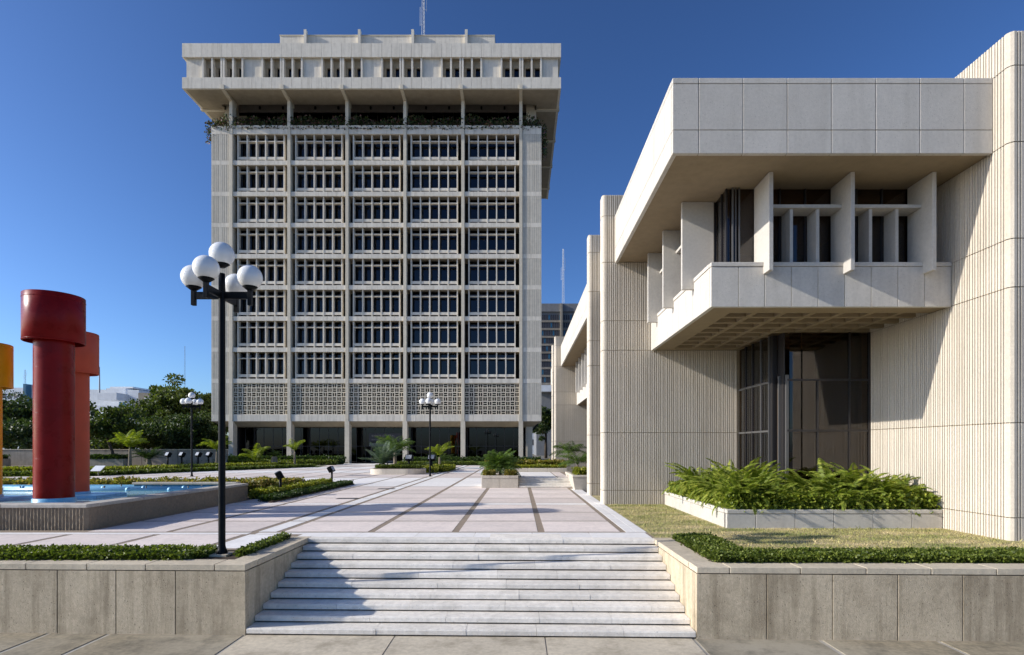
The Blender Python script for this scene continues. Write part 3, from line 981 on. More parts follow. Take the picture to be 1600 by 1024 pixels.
def frond_mesh(name, mat, L, pairs, leaf, droop, width, stem=0.006, upright=0.9, petiole=0.12, leafdroop=0.25, flat=True):
    """Arching frond along +X from the origin with paired leaflets."""
    m = MB()
    pts = []
    for i in range(pairs + 1):
        t = i / pairs
        ang = upright * (1 - t * droop)
        pts.append((t, ang))
    path = [Vector((0, 0, 0))]
    for i in range(pairs):
        t, a = pts[i]
        path.append(path[-1] + Vector((math.cos(a), 0, math.sin(a))) * (L / pairs))
    m.tube(path, [stem * (1 - 0.8 * i / pairs) for i in range(pairs + 1)], 3, cap=False)
    for i in range(pairs):
        t = i / pairs
        if t < petiole: continue
        p, q = path[i], path[i + 1]
        d = (q - p).normalized()
        l = leaf * (math.sin(math.pi * min(1, (t - petiole) / (1 - petiole) * 0.85 + 0.15)) ** 0.7 + 0.05) * random.uniform(0.85, 1.1)
        for s in (-1, 1):
            dirv = (Vector((0, s, 0)) + d * 0.55 + Vector((0, 0, -leafdroop + random.uniform(-0.1, 0.1)))).normalized()
            w = d * width * 0.5
            mid = p + dirv * l * 0.5
            tip = p + dirv * l + Vector((0, 0, -leafdroop * l * 0.5))
            m.add([p - w * 0.5, mid - w, tip, mid + w], [(0, 1, 2, 3)])
    return m.mesh(name, mat)

FERN = [frond_mesh('frond', 'fern_green', L, 30, 0.105, dr, 0.040, upright=up, leafdroop=ld, petiole=0.06) for L, dr, up, ld in ((0.84, 1.25, 1.5, 0.25), (0.80, 1.6, 1.45, 0.3), (0.66, 2.1, 1.3, 0.3), (0.92, 1.05, 1.5, 0.25))]
def fern(x, y, z, s, label, nf=22):
    r = thing('fern', label, 'fern', (x, y, z), 'sword ferns in the planter by the glass bay', local=True)
    s *= 1.22
    r.scale = (s, s, s * 1.12)
    r.rotation_euler = (0, 0, random.uniform(0, 6.28))
    for k in range(nf):
        a = k * 2.39996 + random.uniform(-0.2, 0.2)
        link('frond', random.choice(FERN), r, (0.05 * math.cos(a), 0.05 * math.sin(a), 0), (random.uniform(-0.3, 0.3), random.uniform(-0.3, 0.3), a), (random.uniform(0.8, 1.15),) * 3)
    return r
front_lab = ['spilling over the cap at the left corner of the planter', 'second from the left corner along the planter front', 'third from the left corner along the planter front', 'below the corner posts of the dark glass bay', 'fifth from the left corner along the planter front',
             'sixth from the left corner along the planter front', 'third from the ribbed wall along the planter front', 'second from the ribbed wall along the planter front', 'against the sunlit ribbed wall at the right end of the planter']
for i in range(9):
    x = 5.72 + i * 0.535
    fern(x + random.uniform(-0.06, 0.06), 14.50 + random.uniform(-0.08, 0.08), 1.60, random.uniform(0.85, 1.05) if i not in (3, 4) else 0.72, 'bright green fern ' + front_lab[i], 44)
mid_lab = ['second row, by the left planter wall', 'second row, one in from the left planter wall', 'second row, in front of the dark corner posts', 'second row, tall one in front of the wide glass pane', 'second row, middle of the glass bay', 'second row, under the right mullion of the glass bay', 'second row, at the foot of the sunlit ribbed wall']
for i in range(7):
    x = 5.80 + i * 0.69
    fern(x + random.uniform(-0.08, 0.08), 15.15 + random.uniform(-0.1, 0.1), 1.62, (1.15, 1.1, 0.75, 1.22, 1.3, 1.25, 1.1)[i], 'tall green fern ' + mid_lab[i], 46)
back_lab = ['at the back, beside the left planter wall', 'at the back, left of the dark glass return', 'at the back, close to the ribbed cross wall and planter wall', 'at the back, at the foot of the ribbed cross wall', 'farthest back, in the corner of ribbed wall and glass return']
for i, (x, y) in enumerate(((5.7, 16.2), (6.7, 16.1), (5.65, 17.4), (6.6, 17.5), (7.3, 18.3))):
    fern(x, y, 1.62, random.uniform(1.15, 1.3), 'yellowish green fern ' + back_lab[i], 44)
# a shadowy undergrowth of dead fronds fills the planter below
hedge('undergrowth', [(5.36, 10.5, 14.06, 15.9), (5.36, 7.6, 15.9, 19.4)], 1.58, 0.50, 'fern_green', 'low tangled undergrowth beneath the ferns in the planter', 'undergrowth', leaf=0.10, dens=900, kind='stuff')

# ================================================================== LAMP POSTS
lamp = thing('lamp_post', 'tall black lamp post with five white globes in the front hedge, nearest of three', 'lamp post', (-5.58, 10.48, 1.2), 'five-globe lamp posts', local=True)
m = MB().lathe([(0.0, -0.1), (0.10, -0.1), (0.10, 0.06), (0.075, 0.10), (0.062, 0.16), (0.060, 5.0), (0.055, 5.28), (0.0, 5.28)], 20)
obj('post', m, 'lamp_black', lamp, True)
m = MB().box(-0.16, 0.16, -0.16, 0.16, -0.05, 0.015)
obj('base_plate', m, 'coping_concrete', lamp)
GR = 0.222
def globe(parent, x, y, z):
    seg, rg = 28, 16
    prof = [(GR * math.sin(math.pi * i / rg), GR - GR * math.cos(math.pi * i / rg)) for i in range(rg + 1)]
    g = link('globe', shared('globe', lambda: MB().lathe(prof[1:-1] + [], seg).add([(0, 0, 2 * GR)], []).mesh('globe', 'opal', True)), parent, (x, y, z))
    return g
def globe_mesh():
    m = MB()
    rg, seg = 18, 32
    m.lathe([(max(GR * math.sin(math.pi * i / rg), 0.0005), GR - GR * math.cos(math.pi * i / rg)) for i in range(2, rg + 1)], seg)
    return m.mesh('globe', 'opal', True)
GLOBE = globe_mesh()
HOLD = MB().lathe([(0.0, -0.03), (0.05, -0.03), (0.135, 0.035), (0.13, 0.045), (0.0, 0.03)], 24).mesh('globe_holder', 'lamp_black', True)
def head(z, x=0, y=0):
    link('globe', GLOBE, lamp, (x, y, z))
    link('globe_holder', HOLD, lamp, (x, y, z))
head(5.42)
AL = 0.53
for dx, dy in ((-1, 0), (1, 0), (0, -1), (0, 1)):
    m = MB()
    if dx: m.cbox(min(0, dx * AL), max(0, dx * AL), -0.032, 0.032, 4.80, 4.93, 0.004)
    else: m.cbox(-0.03, 0.03, min(0, dy * AL), max(0, dy * AL), 4.802, 4.928, 0.004)
    obj('arm', m, 'lamp_black', lamp)
    x, y = dx * AL, dy * AL
    m = MB().cbox(x - 0.038, x + 0.038, y - 0.038, y + 0.038, 4.68, 4.99, 0.004)
    obj('arm_end', m, 'lamp_black', lamp)
    head(4.99, x, y)
copy_thing(lamp, (-6.14, 38.7, Z0), 0, 'black lamp post with five white globes, in front of the tower screen wall')
copy_thing(lamp, (-22.7, 38.7, Z0), R(8), 'black lamp post with five white globes, in front of the trees on the left')

# ================================================================== FOUNTAIN AND PIPE SCULPTURES
ft = thing('fountain', 'low fountain basin of split-face blocks with stone rim, left beside the plaza', 'fountain', (-10.6, 13.6, Z0))
FX, FY0, FY1, FXL = -10.52, 13.55, 21.6, -27.0
def rough_panel(p0, p1, z0, z1, nrm, cols, rows_n):
    m = MB()
    vs, fs = [], []
    for j in range(rows_n + 1):
        for i in range(cols + 1):
            t = i / cols
            x, y = p0[0] + (p1[0] - p0[0]) * t, p0[1] + (p1[1] - p0[1]) * t
            wv = 0.028 * (math.sin(i * math.pi) + (1 if i % 2 else 0)) * (0.7 + 0.6 * random.random()) if 0 < i < cols else 0
            wv += random.uniform(0, 0.012) if 0 < i < cols else 0
            vs.append((x + nrm[0] * wv, y + nrm[1] * wv, z0 + (z1 - z0) * j / rows_n))
    for j in range(rows_n):
        for i in range(cols):
            a = j * (cols + 1) + i
            fs.append((a, a + 1, a + cols + 2, a + cols + 1))
    m.add(vs, fs)
    return m
k = 0
x = FX
while x > FXL:
    x2 = max(x - 2.05, FXL)
    obj('rough_block', rough_panel((x2, FY0), (x, FY0), 1.12, 1.735, (0, -1), 48, 9), 'pool_block', ft)
    block('rim_stone', ft, 'pool_rim', x2 + 0.004, x - 0.004 + (0.05 if x == FX else 0), FY0 - 0.05, FY0 + 0.42, 1.74, 1.825, 0.012)
    x = x2
y = FY0
while y < FY1 - 0.1:
    y2 = min(y + 2.015, FY1)
    obj('rough_block', rough_panel((FX, y), (FX, y2), 1.12, 1.735, (1, 0), 48, 9), 'pool_block', ft)
    block('rim_stone', ft, 'pool_rim', FX - 0.42, FX + 0.05, max(y, FY0 + 0.424) + 0.004, y2 - 0.004, 1.74, 1.825, 0.012)
    y = y2
core = MB().box(FXL, FX - 0.02, FY0 + 0.02, FY0 + 0.40, 1.0, 1.738).box(FX - 0.40, FX - 0.02, FY0 + 0.40, FY1, 1.0, 1.738)
obj('basin_wall', core, 'pool_rim', ft)
# back walls: a higher stretch at the right, set behind a lower blue ledge
obj('basin_wall', MB().box(-14.9, FX - 0.40, FY1 - 0.02, FY1 + 0.28, 1.0, 1.78), 'pool_rim', ft)
block('rim_stone', ft, 'pool_rim', -14.95, -12.6, FY1 - 0.06, FY1 + 0.32, 1.782, 1.86, 0.01)
block('rim_stone', ft, 'pool_rim', -12.59, FX - 0.41, FY1 - 0.06, FY1 + 0.32, 1.782, 1.86, 0.01)
for i in range(16):
    xa = -14.88 + i * 0.245
    block('tile', ft, 'pool_tile', xa, xa + 0.238, FY1 - 0.035, FY1 - 0.021, 1.54, 1.775)
obj('basin_wall', MB().box(-21.6, -14.92, FY1 + 0.5, FY1 + 0.8, 1.0, 1.72), 'pool_blue', ft)
obj('basin_wall', MB().box(FXL, -21.62, FY1 - 0.02, FY1 + 0.28, 1.0, 1.80), 'pool_rim', ft)
for i in range(20):
    xa = FXL + 0.1 + i * 0.26
    block('tile', ft, 'pool_tile', xa, xa + 0.253, FY1 - 0.035, FY1 - 0.021, 1.5, 1.79)
obj('basin_floor', MB().box(FXL, FX - 0.3, FY0 + 0.3, FY1 + 0.55, 1.0, 1.22), 'pool_blue', ft)
for yy, zz in ((19.9, 1.70), (20.75, 1.70)):
    obj('pipe', MB().tube([(-21, yy, zz), (-11.0, yy, zz)], 0.07, 10), 'pool_blue', ft, True)
    for xx in np.arange(-20, -11, 1.5):
        obj('pipe_collar', MB().tube([(xx, yy, zz), (xx + 0.10, yy, zz)], 0.088, 10), 'pool_blue', ft, True)
    for xx in np.arange(-19.3, -11, 1.5):
        obj('nozzle', MB().tube([(xx, yy, zz + 0.05), (xx, yy, zz + 0.14)], 0.022, 6), 'frame_grey', ft)
wt = MB()
wt.add([(FXL, FY0 + 0.35, 1.66), (FX - 0.35, FY0 + 0.35, 1.66), (FX - 0.35, FY1 + 0.02, 1.66), (-14.9, FY1 + 0.02, 1.66), (-14.9, FY1 + 0.52, 1.66), (-21.6, FY1 + 0.52, 1.66), (-21.6, FY1 + 0.02, 1.66), (FXL, FY1 + 0.02, 1.66)], [tuple(range(8))])
structure('water', wt, 'water')

def pipe_column(x, y, ztop, zbot, mat, label, r=0.455, rc=0.70):
    c = thing('pipe_sculpture', label, 'sculpture', (x, y, 1.22), 'painted pipe sculptures in the fountain')
    obj('plinth', MB().lathe([(r + 0.03, 1.2), (r + 0.03, 1.80), (r, 1.82)], 48, x, y), 'pool_blue', c, True)
    obj('shaft', MB().lathe([(r, 1.80), (r, ztop - 0.25)], 64, x, y), mat, c, True)
    m = MB().lathe([(rc - 0.03, zbot + 0.0), (rc - 0.008, zbot), (rc, zbot + 0.008), (rc, ztop - 0.012), (rc - 0.012, ztop), (rc - 0.03, ztop), (rc - 0.03, ztop - 0.2)], 72, x, y)
    cap = obj('cap_drum', m, mat, c, False)
    m = MB().lathe([(0.001, ztop - 0.2), (rc - 0.03, ztop - 0.2), (rc - 0.03, zbot + 0.001)], 72, x, y)
    obj('drum_lining', m, mat, c)
    for zs_ in (zbot + 0.035, ztop - 0.13):
        obj('seam', MB().lathe([(rc, zs_ - 0.008), (rc + 0.006, zs_ - 0.004), (rc + 0.006, zs_ + 0.004), (rc, zs_ + 0.008)], 72, x, y), mat, c, True)
    zz_ = 2.9
    while zz_ < zbot - 0.3:
        obj('seam', MB().lathe([(r, zz_ - 0.006), (r + 0.004, zz_), (r, zz_ + 0.006)], 64, x, y), mat, c, True)
        zz_ += 1.25
    me = cap.data
    me.polygons.foreach_set('use_smooth', np.ones(len(me.polygons), bool))
    return c
pipe_column(-12.92, 15.5, 7.42, 6.12, 'red_paint', 'tall glossy dark red pipe column with wide drum cap')
pipe_column(-14.16, 17.65, 6.84, 5.55, 'salmon_paint', 'salmon orange pipe column half hidden behind the red one')
pipe_column(-15.72, 16.3, 6.25, 4.98, 'yellow_paint', 'yellow ochre pipe column cut off by the left edge of the picture')
obj_ped = thing('fountain_plinth', 'pale blue slab at the water line under the pipe columns', 'plinth', (-14.5, 16.4, 1.2))
obj('slab', MB().cbox(-16.9, -14.85, 15.5, 17.1, 1.2, 1.75, 0.02), 'pool_blue', obj_ped)
obj('slab', MB().cbox(-14.7, -12.85, 16.95, 18.3, 1.2, 1.74, 0.02), 'pool_blue', obj_ped)
# ================================================================== OFFICE TOWER
TY = 72.0
S = TY / 870.0
def tx(u): return (u - 810) * S
def tz(v): return 3.2 + (700 - v) * S
tw = thing('office_tower', 'tall concrete office tower with egg-crate sunshades and overhanging crown', 'office building', (-18.4, 72, Z0))
TXL, TXR, TYB = tx(330), tx(846), 99.0
colx = [tx(u) for u in (361.0, 451.6, 542.2, 632.7, 723.2, 813.8)]
ZT = tz(197)                                    # top of the shaft
ZB = tz(658.4)                                  # underside of the shaft
# shaft core set back behind the sunshades, and plain sides
obj('shaft_core', MB().box(TXL + 0.3, TXR - 0.3, TY + 2.3, TYB - 0.3, ZB - 0.4, ZT + 0.4), 'room_dark', tw)
obj('side_wall', MB().box(TXL + 0.05, TXL + 0.6, TY + 0.3, TYB, ZB, ZT), 'tower_rib', tw)
obj('side_wall', MB().box(TXR - 0.6, TXR - 0.05, TY + 0.3, TYB, ZB, ZT), 'tower_rib', tw)
obj('side_wall', MB().box(TXL + 0.6, TXR - 0.6, TYB - 0.5, TYB, ZB, ZT), 'tower_rib', tw)
# bands at each storey: six panels to a bay
bands = [(250.9 + 48.72 * k, 257.7 + 48.72 * k) for k in range(8)] + [(648.0, 658.4), (200.8, 209.5)]
CW = 0.40
def bay(i): return colx[i] + CW / 2 + 0.006, colx[i + 1] - CW / 2 - 0.006
for v0, v1 in bands:
    z1, z0 = tz(v0), tz(v1)
    for i in range(5):
        a, b2 = bay(i)
        w = (b2 - a) / 6
        for j in range(6):
            block('band_panel', tw, 'tower_concrete', a + j * w + 0.012, a + (j + 1) * w - 0.012, TY + 0.02, TY + 0.28, z0, z1)
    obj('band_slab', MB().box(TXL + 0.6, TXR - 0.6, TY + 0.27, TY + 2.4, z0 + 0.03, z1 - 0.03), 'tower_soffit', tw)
# upper trough edge with little studs
for i in range(5):
    a, b2 = bay(i)
    block('trough_edge', tw, 'tower_concrete', a, b2, TY - 0.02, TY + 0.35, tz(200.2) + 0.04, tz(196.2))
    for j in range(6):
        x = a + (j + 0.5) * (b2 - a) / 6
        block('stud', tw, 'tower_column', x - 0.1, x + 0.1, TY - 0.05, TY + 0.1, tz(201.8), tz(200.0))
obj('trough_soil', MB().box(TXL + 0.3, TXR - 0.3, TY + 0.36, TY + 2.3, ZT - 0.6, ZT - 0.15), 'soil', tw)
# full height columns, upper (narrow) and lower (deeper)
for x in colx:
    block('column', tw, 'tower_column', x - CW / 2, x + CW / 2, TY - 0.08, TY + 0.9, tz(658), tz(158))
    block('column_foot', tw, 'tower_column', x - 0.29, x + 0.29, TY - 0.07, TY + 1.0, 1.1, tz(658) - 0.01)
# end piers: ribbed panels
def tribs(a, b2, z0, z1):
    m = MB()
    ribs(m, (a, TY + 0.02), (b2, TY + 0.02), z0, z1, depth=0.03, wide=0.20, narrow=0.14, groove=0.07)
    obj('ribbed_panel', m, 'tower_rib', tw)
lev = [tz(648.0)] + [tz(257.7 + 48.72 * k) for k in range(7, -1, -1)]
tops = [tz(250.9 + 48.72 * k) for k in range(7, -1, -1)] + [tz(209.5)]
for (pa, pb, pm) in ((TXL, colx[0] - 0.206, tx(345)), (colx[5] + 0.206, TXR, tx(829.5))):
    z_low = [tz(648.0)] + [tz(250.9 + 48.72 * k) for k in range(7, -1, -1)]
    for a, b2 in ((pa, pm), (pm, pb)):
        zz0 = tz(648.0)
        for k in range(7, -1, -1):
            z1 = tz(257.7 + 48.72 * k)
            tribs(a + 0.012, b2 - 0.012, zz0 + 0.015, z1 - 0.015)
            z2 = tz(250.9 + 48.72 * k)
            block('band_panel', tw, 'tower_concrete', a + 0.012, b2 - 0.012, TY + 0.02, TY + 0.28, z1, z2)
            zz0 = z2
        tribs(a + 0.012, b2 - 0.012, zz0 + 0.015, tz(209.5) - 0.015)
        block('band_panel', tw, 'tower_concrete', a + 0.012, b2 - 0.012, TY + 0.02, TY + 0.28, tz(209.5), tz(197))
        block('band_panel', tw, 'tower_concrete', a + 0.012, b2 - 0.012, TY + 0.02, TY + 0.28, tz(658.4), tz(648.0))
    obj('pier_core', MB().box(pa + 0.03, pb, TY + 0.10, TY + 2.3, ZB + 0.01, ZT - 0.02), 'tower_rib', tw)
# windows: 8 storeys x 5 bays
px14 = 1.196
for k in range(8):
    zt, zb = tz(209.5 + 48.72 * k) - 0.004, tz(250.9 + 48.72 * k) + 0.004
    if k: zt = tz(257.7 + 48.72 * (k - 1)) - 0.004
    zs = zt - (219.0 - 209.5) * S
    zl0, zl1 = zb + 0.25, zb + (251 - 243.8) * S
    for i in range(5):
        mid = (colx[i] + colx[i + 1]) / 2
        x0 = mid - 2.5 * px14
        a, b2 = bay(i)
        wf = link('window', shared(('tw_shelf', k == 0), lambda: MB().box(-2.5 * px14, 2.5 * px14, 0.30, 0.84, -0.045, 0.045).mesh('sun_shelf', 'tower_concrete')), tw, (mid, TY, zs))
        ofs = lambda p: (p[0] - mid, p[1] - TY, p[2] - zs)
        for j in range(6):
            x = x0 + j * px14
            link('mullion', shared(('tw_mul', round(zt - zb, 3)), lambda: MB().box(-0.075, 0.075, 0, 0.60, 0, zt - zb).mesh('mullion', 'tower_concrete')), wf, ofs((x, TY + 0.25, zb)))
        for j in range(5):
            x = x0 + j * px14
            link('sill_panel', shared('tw_sill', lambda: MB().box(0.077, px14 - 0.077, 0, 0.16, 0, zl1 - zl0).mesh('sill_panel', 'tower_concrete')), wf, ofs((x, TY + 0.29, zl0)))
            link('pane', shared(('tw_pane', round(zt - zb, 3)), lambda: MB().box(0.05, px14 - 0.05, 0, 0.02, 0, zt - zb).mesh('pane', 'tower_glass')), wf, ofs((x, TY + 1.25, zb)))
            link('pane_frame', shared(('tw_pf', round(zt - zb, 3)), lambda: MB().box(-0.05, 0.05, 0, 0.06, 0, zt - zb).mesh('pane_frame', 'frame_bronze')), wf, ofs((x, TY + 1.23, zb)))
# blinds inside some windows
for k in range(8):
    for i in range(5):
        if random.random() < 0.55:
            zt = tz(209.5 + 48.72 * k) - 0.4
            mid = (colx[i] + colx[i + 1]) / 2
            j0 = random.randint(0, 3)
            block('blind', tw, 'curtain', mid - 3 + j0 * px14 + 0.08, mid - 3 + (j0 + random.randint(1, 2)) * px14 - 0.08, TY + 1.62, TY + 1.64, zt - random.uniform(0.9, 2.2), zt)
# pierced screen storey: alternating pairs of slots
def screen_mesh(w, h, nc, nr):
    m = MB()
    cw, ch = w / nc, h / nr
    t, bar_ = 0.062, 0.055
    d0, d1 = 0.0, 0.22
    for r_ in range(nr + 1):
        m.box(0, w, d0, d1, r_ * ch - t, r_ * ch + t)
    for c_ in range(nc + 1):
        m.box(c_ * cw - t * 1.05, c_ * cw + t * 1.05, d0 + 0.004, d1 - 0.004, 0, h)
    for r_ in range(nr):
        for c_ in range(nc):
            if (r_ + c_) % 2 == 0:
                m.box(c_ * cw, (c_ + 1) * cw, d0 + 0.008, d1 - 0.008, (r_ + 0.5) * ch - bar_ * 0.7, (r_ + 0.5) * ch + bar_ * 0.7)
            else:
                m.box((c_ + 0.5) * cw - bar_ * 0.7, (c_ + 0.5) * cw + bar_ * 0.7, d0 + 0.008, d1 - 0.008, r_ * ch, (r_ + 1) * ch)
    return m.mesh('pierced_screen', 'tower_column')
zs0, zs1 = tz(648.0) + 0.01, tz(599.0) - 0.01
for i in range(5):
    a, b2 = bay(i)
    o = link('pierced_screen', shared('screen', lambda: screen_mesh(b2 - a, zs1 - zs0, 12, 7)), tw, (a, TY + 0.16, zs0))
    o['kind'] = 'stuff'
# ground storey: tapered edge beam, lobby glass, sign
m = MB()
zb2 = 5.97
x0, x1, d = TXL, TXR, 1.13
m.add([(x0, TY + 0.03, ZB), (x1, TY + 0.03, ZB), (x1 - d, TY + 0.03 + d, zb2), (x0 + d, TY + 0.03 + d, zb2), (x0, TYB, ZB), (x1, TYB, ZB), (x1 - d, TYB - d, zb2), (x0 + d, TYB - d, zb2)],
      [(0, 1, 2, 3), (1, 5, 6, 2), (5, 4, 7, 6), (4, 0, 3, 7), (3, 2, 6, 7)])
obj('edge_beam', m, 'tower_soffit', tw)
GY = TY + 3.2
for i in range(5):
    a, b2 = colx[i] + 0.3, colx[i + 1] + 0.3
    w = (b2 - a) / 6
    for j in range(6):
        xa, xb = a + j * w, a + (j + 1) * w
        for z0, z1 in ((1.22, 3.38), (3.46, 5.96)):
            if i == 2 and 1 <= j <= 4 and z0 < 2: continue
            block('lobby_pane', tw, 'lobby_glass', xa + 0.03, xb - 0.03, GY, GY + 0.02, z0, z1)
        block('lobby_mullion', tw, 'frame_bronze', xa - 0.03, xa + 0.03, GY - 0.04, GY + 0.06, 1.2, 5.97)
    block('lobby_transom', tw, 'frame_bronze', a, b2, GY - 0.03, GY + 0.05, 3.38, 3.46)
obj('lobby_room', MB().box(TXL + 2, TXR - 2, GY + 7, GY + 7.2, 1.1, 6.0).box(TXL + 2, TXR - 1.2, GY, TYB - 2, 1.1, 1.21).box(TXL + 1.4, TXL + 2, GY, TYB - 2, 1.1, 6.0), 'room_dark', tw)
for k in range(9):
    x = TXL + 4 + k * 4.4
    block('lobby_partition', tw, 'sign_plate' if k % 2 else 'frame_grey', x, x + random.uniform(0.5, 2.2), GY + 2.5, GY + 2.7, 1.2, 5.2)
obj('end_wall', MB().box(TXR - 2.0, TXR - d, TY + 1.2, TYB - 2, 1.1, 6.0), 'tower_column', tw)
obj('end_wall', MB().box(TXL + d, TXL + 1.4, TY + 2.6, TYB - 2, 1.1, 6.0), 'tower_column', tw)
dx0 = tx(568); dx1 = tx(596)
sg = obj('sign_panel', MB().box(dx0 - 0.15, dx1 + 2.0, GY - 0.12, GY - 0.045, 4.05, 5.15), 'sign_plate', tw)
for txt, z, sz in (('BANCO CENTRAL', 4.72, 0.30), ('REPUBLICA DOMINICANA', 4.22, 0.24)):
    cu = bpy.data.curves.new('sign_text', 'FONT')
    cu.body = txt
    cu.size = sz
    cu.extrude = 0.01
    cu.space_character = 1.35
    cu.materials.append(MATS['sign_letter'])
    tmp = bpy.data.objects.new('tmp', cu)
    COL.objects.link(tmp)
    bpy.context.view_layer.update()
    lme = bpy.data.meshes.new_from_object(tmp.evaluated_get(bpy.context.evaluated_depsgraph_get()))
    bpy.data.objects.remove(tmp)
    link('lettering', lme, sg, (dx0 + 0.25, GY - 0.135, z), (R(90), 0, 0))
block('door_head', tw, 'frame_grey', dx0, dx1 + 1.6, GY - 0.5, GY + 0.1, 3.40, 3.85)
for j in range(3):
    xa = dx0 + 0.1 + j * 1.15
    dr = obj('door', MB().box(xa, xa + 0.07, GY, GY + 0.06, 1.2, 3.38).box(xa + 1.0, xa + 1.07, GY, GY + 0.06, 1.2, 3.38).box(xa + 0.07, xa + 1.0, GY, GY + 0.06, 1.2, 1.42).box(xa + 0.07, xa + 1.0, GY, GY + 0.06, 3.30, 3.38), 'frame_grey', tw)
    obj('pane', MB().box(xa + 0.07, xa + 1.0, GY + 0.02, GY + 0.035, 1.42, 3.30), 'lobby_glass', dr)
    obj('handle', MB().tube([(xa + 0.92, GY - 0.05, 2.0), (xa + 0.92, GY - 0.05, 2.6)], 0.02, 6), 'frame_grey', dr)

# crown
CY = TY - 2.05
SC = CY / 870.0
def kx(u): return (u - 810) * SC
def kz(v): return 3.2 + (700 - v) * SC
CXL, CXR, CYB = kx(284.3), kx(876.7), 101.2
zc = [kz(138.4), kz(121.0), kz(89.3), kz(67.8)]
ZC = 50.15                                       # ceiling of the planted terrace inside the crown
obj('crown_core', MB().box(CXL + 0.8, CXR - 0.8, TY + 3.8, CYB - 0.3, zc[0] + 0.05, zc[3] - 0.3).box(CXL + 0.8, CXR - 0.8, CY + 1.7, TY + 3.8, ZC + 0.2, zc[3] - 0.3), 'room_dark', tw)
def ring(z0, z1, e):
    m = MB().box(CXL + e, CXR - e, CY + e + 0.06, TY + 1.3, z0, z1)
    m.box(CXL + e, TXL + 0.6, TY + 1.3, CYB - 0.2, z0, z1).box(TXR - 0.6, CXR - e, TY + 1.3, CYB - 0.2, z0, z1).box(TXL + 0.6, TXR - 0.6, TY + 3.8, CYB - 0.2, z0, z1)
    return m
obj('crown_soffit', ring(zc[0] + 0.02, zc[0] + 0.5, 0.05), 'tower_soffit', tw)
obj('terrace_ceiling', MB().box(TXL + 0.6, TXR - 0.6, TY + 1.25, TY + 3.8, ZC, ZC + 0.15), 'tower_soffit', tw)
obj('crown_roof', MB().box(CXL + 0.1, CXR - 0.1, CY + 0.1, CYB - 0.1, zc[3] - 0.6, zc[3] - 0.2), 'tower_concrete', tw)
NP = 38
w = (CXR - CXL) / NP
for z0, z1 in ((zc[0], zc[1]), (zc[2], zc[3])):
    for j in range(NP):
        block('fascia_panel', tw, 'tower_concrete', CXL + j * w + 0.012, CXL + (j + 1) * w - 0.012, CY, CY + 0.30, z0, z1)
    for xa in (CXL, CXR - 0.3):
        for j in range(24):
            wy = (CYB - CY - 0.32) / 24
            block('fascia_panel', tw, 'tower_concrete', xa, xa + 0.3, CY + 0.31 + j * wy + 0.012, CY + 0.31 + (j + 1) * wy - 0.012, z0, z1)
    obj('fascia_slab', ring(z0 + 0.55, z1 - 0.05, 0.25) if z0 == zc[0] else MB().box(CXL + 0.25, CXR - 0.25, CY + 0.25, CYB - 0.2, z0 + 0.05, z1 - 0.05), 'tower_soffit', tw)
for xa in (CXL + 0.35, CXR - 0.95):
    obj('crown_side_wall', MB().box(xa, xa + 0.6, CY + 0.605, CYB - 0.3, zc[1] - 0.02, zc[2] + 0.02), 'tower_concrete', tw)
gs = [kx(u) for u in (315.7, 408.8, 502.6, 596.0, 689.8, 783.4)]
GW = 62.0 * SC
edge = CXL + 0.36
zw = kz(100.5)
for q, gx0 in enumerate(gs):
    block('crown_panel', tw, 'tower_concrete', edge, gx0, CY + 0.36, CY + 0.6, zc[1] - 0.04, zc[2] + 0.04)
    edge = gx0 + GW
    cuts = [0, 0.235, 0.47, 0.53, 0.765, 1.0]
    win = obj('crown_window', MB().box(gx0, gx0 + GW, CY + 0.75, CY + 0.95, zw, zc[2] + 0.04), 'tower_soffit', tw)
    for c_ in cuts:
        x = gx0 + c_ * GW
        obj('crown_fin', MB().box(x - 0.11, x + 0.11, CY + 0.13, CY + 1.2, zc[1] - 0.03, zc[2] + 0.03), 'tower_concrete', win)
    for c0, c1_ in zip(cuts[:-1], cuts[1:]):
        if c1_ - c0 < 0.1:
            obj('spandrel', MB().box(gx0 + c0 * GW + 0.11, gx0 + c1_ * GW - 0.11, CY + 0.7, CY + 0.9, zc[1] - 0.03, zw), 'tower_concrete', win)
            continue
        xa, xb = gx0 + c0 * GW + 0.11, gx0 + c1_ * GW - 0.11
        obj('pane', MB().box(xa, xb, CY + 1.05, CY + 1.07, zc[1] - 0.03, zw + 0.02), 'tower_glass', win)
        obj('jamb', MB().box(xa, xa + 0.32, CY + 0.80, CY + 0.94, zc[1] - 0.03, zw - 0.001), 'tower_soffit', win)
block('crown_panel', tw, 'tower_concrete', edge, CXR - 0.36, CY + 0.36, CY + 0.6, zc[1] - 0.04, zc[2] + 0.04)
# brackets under the crown
def bracket(x=None, y=None, side=None):
    m = MB()
    zt = zc[0] + 0.3
    if side is None:
        m.add([(x - 0.2, CY - 0.10, zt + 0.15), (x + 0.2, CY - 0.10, zt + 0.15), (x + 0.2, CY - 0.10, zt - 0.42), (x - 0.2, CY - 0.10, zt - 0.42),
               (x - 0.2, TY + 1.2, zt + 0.15), (x + 0.2, TY + 1.2, zt + 0.15), (x + 0.2, TY + 1.2, zt - 0.85), (x - 0.2, TY + 1.2, zt - 0.85)],
              [(0, 3, 2, 1), (0, 4, 7, 3), (1, 2, 6, 5), (3, 7, 6, 2), (4, 5, 6, 7), (0, 1, 5, 4)])
    else:
        xe = CXR + 0.10 if side > 0 else CXL - 0.10
        xi = TXR - 0.8 if side > 0 else TXL + 0.8
        m.box(min(xe, xi), max(xe, xi), y - 0.2, y + 0.2, zt - 0.45, zt + 0.14)
    obj('bracket', m, 'tower_column', tw)
for x in colx: bracket(x=x)
for k in range(4):
    for s_ in (-1, 1): bracket(y=74.4 + k * 7.5, side=s_)
